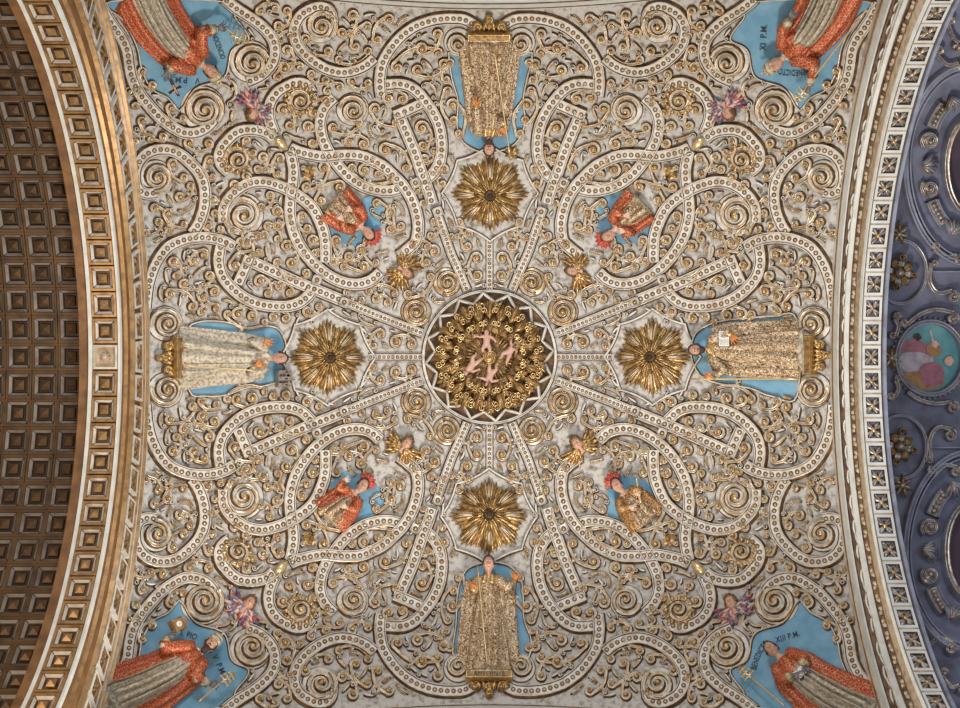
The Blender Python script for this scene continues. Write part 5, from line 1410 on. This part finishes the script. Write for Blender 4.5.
# scrolls of the far bay
def farscroll(pts, r0, r1, label, w=2.4):
    mb = MB(); P = smooth(pts, 2.5)
    a = P[0]; d = (P[1]-P[0]).normalized(); 
    mb2 = MB(); ribbon(mb, P, lambda t: w, lambda t: 5, PR_SCROLL, PM_SCROLL, warp=WB)
    for e, dd, r, sg in ((P[0], -d, r0, 1), (P[-1], (P[-1]-P[-2]).normalized(), r1, 1)):
        if r:
            nrm = Vector((-dd.y, dd.x)); c = e+nrm*r; aa = math.atan2((e-c).y, (e-c).x); sp = spiral(c.x, c.y, r, 1.5, aa, -1, .2, 18)
            ribbon(mb, sp, lambda t: w*.62, lambda t: 6, PR_SCROLL, PM_SCROLL, warp=WB); dome(mb, c.x, c.y, r*.35, 4, 4, 1, warp=WB)
    o = mb.build('scroll_ornament', BW); tag(o, label, 'scroll', 'bluish scrolls beyond the pale arch')
FS = [([(905, 325), (918, 314), (935, 309), (952, 312)], 4, 6, 'dark-barred scroll above the painted medallion, curled at both ends'), ([(906, 392), (918, 400), (934, 404), (950, 402)], 0, 6, 'dark-barred scroll below the painted medallion'),
      ([(893, 318), (897, 326), (894, 336)], 4, 3, 'small blue hook scroll at the arch edge above the painted medallion'), ([(893, 398), (897, 388), (894, 380)], 4, 3, 'small blue hook scroll at the arch edge below the painted medallion'),
      ([(930, 262), (928, 280), (936, 292), (950, 290)], 3, 6, 'blue scroll between the leaf medallion and painted medallion, upper bay'), ([(930, 460), (928, 442), (936, 428), (950, 430)], 3, 6, 'blue scroll between the leaf medallion and painted medallion, lower bay'),
      ([(932, 248), (944, 256), (955, 254)], 4, 5, 'blue scroll below the upper dark oval frame'), ([(932, 474), (944, 466), (955, 468)], 4, 5, 'blue scroll above the lower dark oval frame'),
      ([(934, 50), (946, 62), (958, 60)], 5, 6, 'bluish scroll above the upper dark oval frame'), ([(926, 650), (938, 640), (952, 646)], 5, 6, 'bluish scroll below the lower dark oval frame'),
      ([(946, 18), (952, 34), (958, 40)], 4, 5, 'brownish scroll at the top of the far bay'), ([(940, 678), (950, 690), (958, 688)], 4, 5, 'brownish scroll at the foot of the far bay')]
for p, a, b, l in FS: farscroll(p, a, b, l)
# leaf crests on the axis of the far bay
for (x, y, l) in ((889, 358, 'silver rosette clasp between the pale arch and the painted medallion'), (897, 232, 'brown leaf spray at the arch edge below the upper dark oval'), (900, 487, 'brown leaf spray at the arch edge above the lower dark oval')):
    mb = MB()
    for k in range(7):
        v, f = leafgrid(13, 5, 6, 1, 2, 3); mb.add([WB(*p) for p in rot2(v, k*2*PI/7+.3, x, y, 3+k % 2)], f, k % 2)
    dome(mb, x, y, 4, 5, 4, 0, warp=WB); o = mb.build('leaf_spray', ['silver', 'darkgold']); tag(o, l, 'leaf ornament')
print('figures done')
# ------------------------------------------------------------------ camera and light
cam = bpy.data.cameras.new('camera'); cam.sensor_width = 36; cam.lens = F*36/960
cam.clip_end = 100
co = bpy.data.objects.new('camera', cam); COL.objects.link(co)
co.location = CAM; co.rotation_euler = (PI, 0, 0)
scene.camera = co
def area(name, loc, target, size, power, col):
    l = bpy.data.lights.new(name, 'AREA'); l.energy = power; l.size = size; l.color = col
    o = bpy.data.objects.new(name, l); COL.objects.link(o); o.location = loc
    o.rotation_euler = (Vector(target)-Vector(loc)).to_track_quat('-Z', 'Y').to_euler()
    return o
area('window_light_south', (1.6, 8.2, 11.3), (0.3, -.5, 18.5), 1.8, 1150, (1.0, .92, .80))
area('window_light_north', (-.8, -8.0, 11.2), (-.3, .5, 18.5), 2.4, 520, (.90, .95, 1.0))
area('added_fill_light', (1.5, 1.0, 4.0), (.3, .8, 18), 3.0, 200, (1.0, .94, .86))  # soft fill added below the vault to brighten it, not a known lamp
area('lamp_glow_nave', (-5.2, 2.2, 9.5), (-2.5, 0, 17), 1.6, 210, (1.0, .74, .50))
area('chapel_light', (8.2, 0.5, 11.0), (6.2, 0, 17.5), 2.0, 75, (.62, .72, 1.0))
w = bpy.data.worlds.new('world'); scene.world = w; w.use_nodes = True
w.node_tree.nodes['Background'].inputs['Color'].default_value = (1.0, .96, .90, 1)
w.node_tree.nodes['Background'].inputs['Strength'].default_value = .36
scene.view_settings.view_transform = 'Standard'
scene.view_settings.look = 'None'
scene.view_settings.exposure = -.1
for o in list(bpy.data.objects):
    if '_loc' in o: del o['_loc']
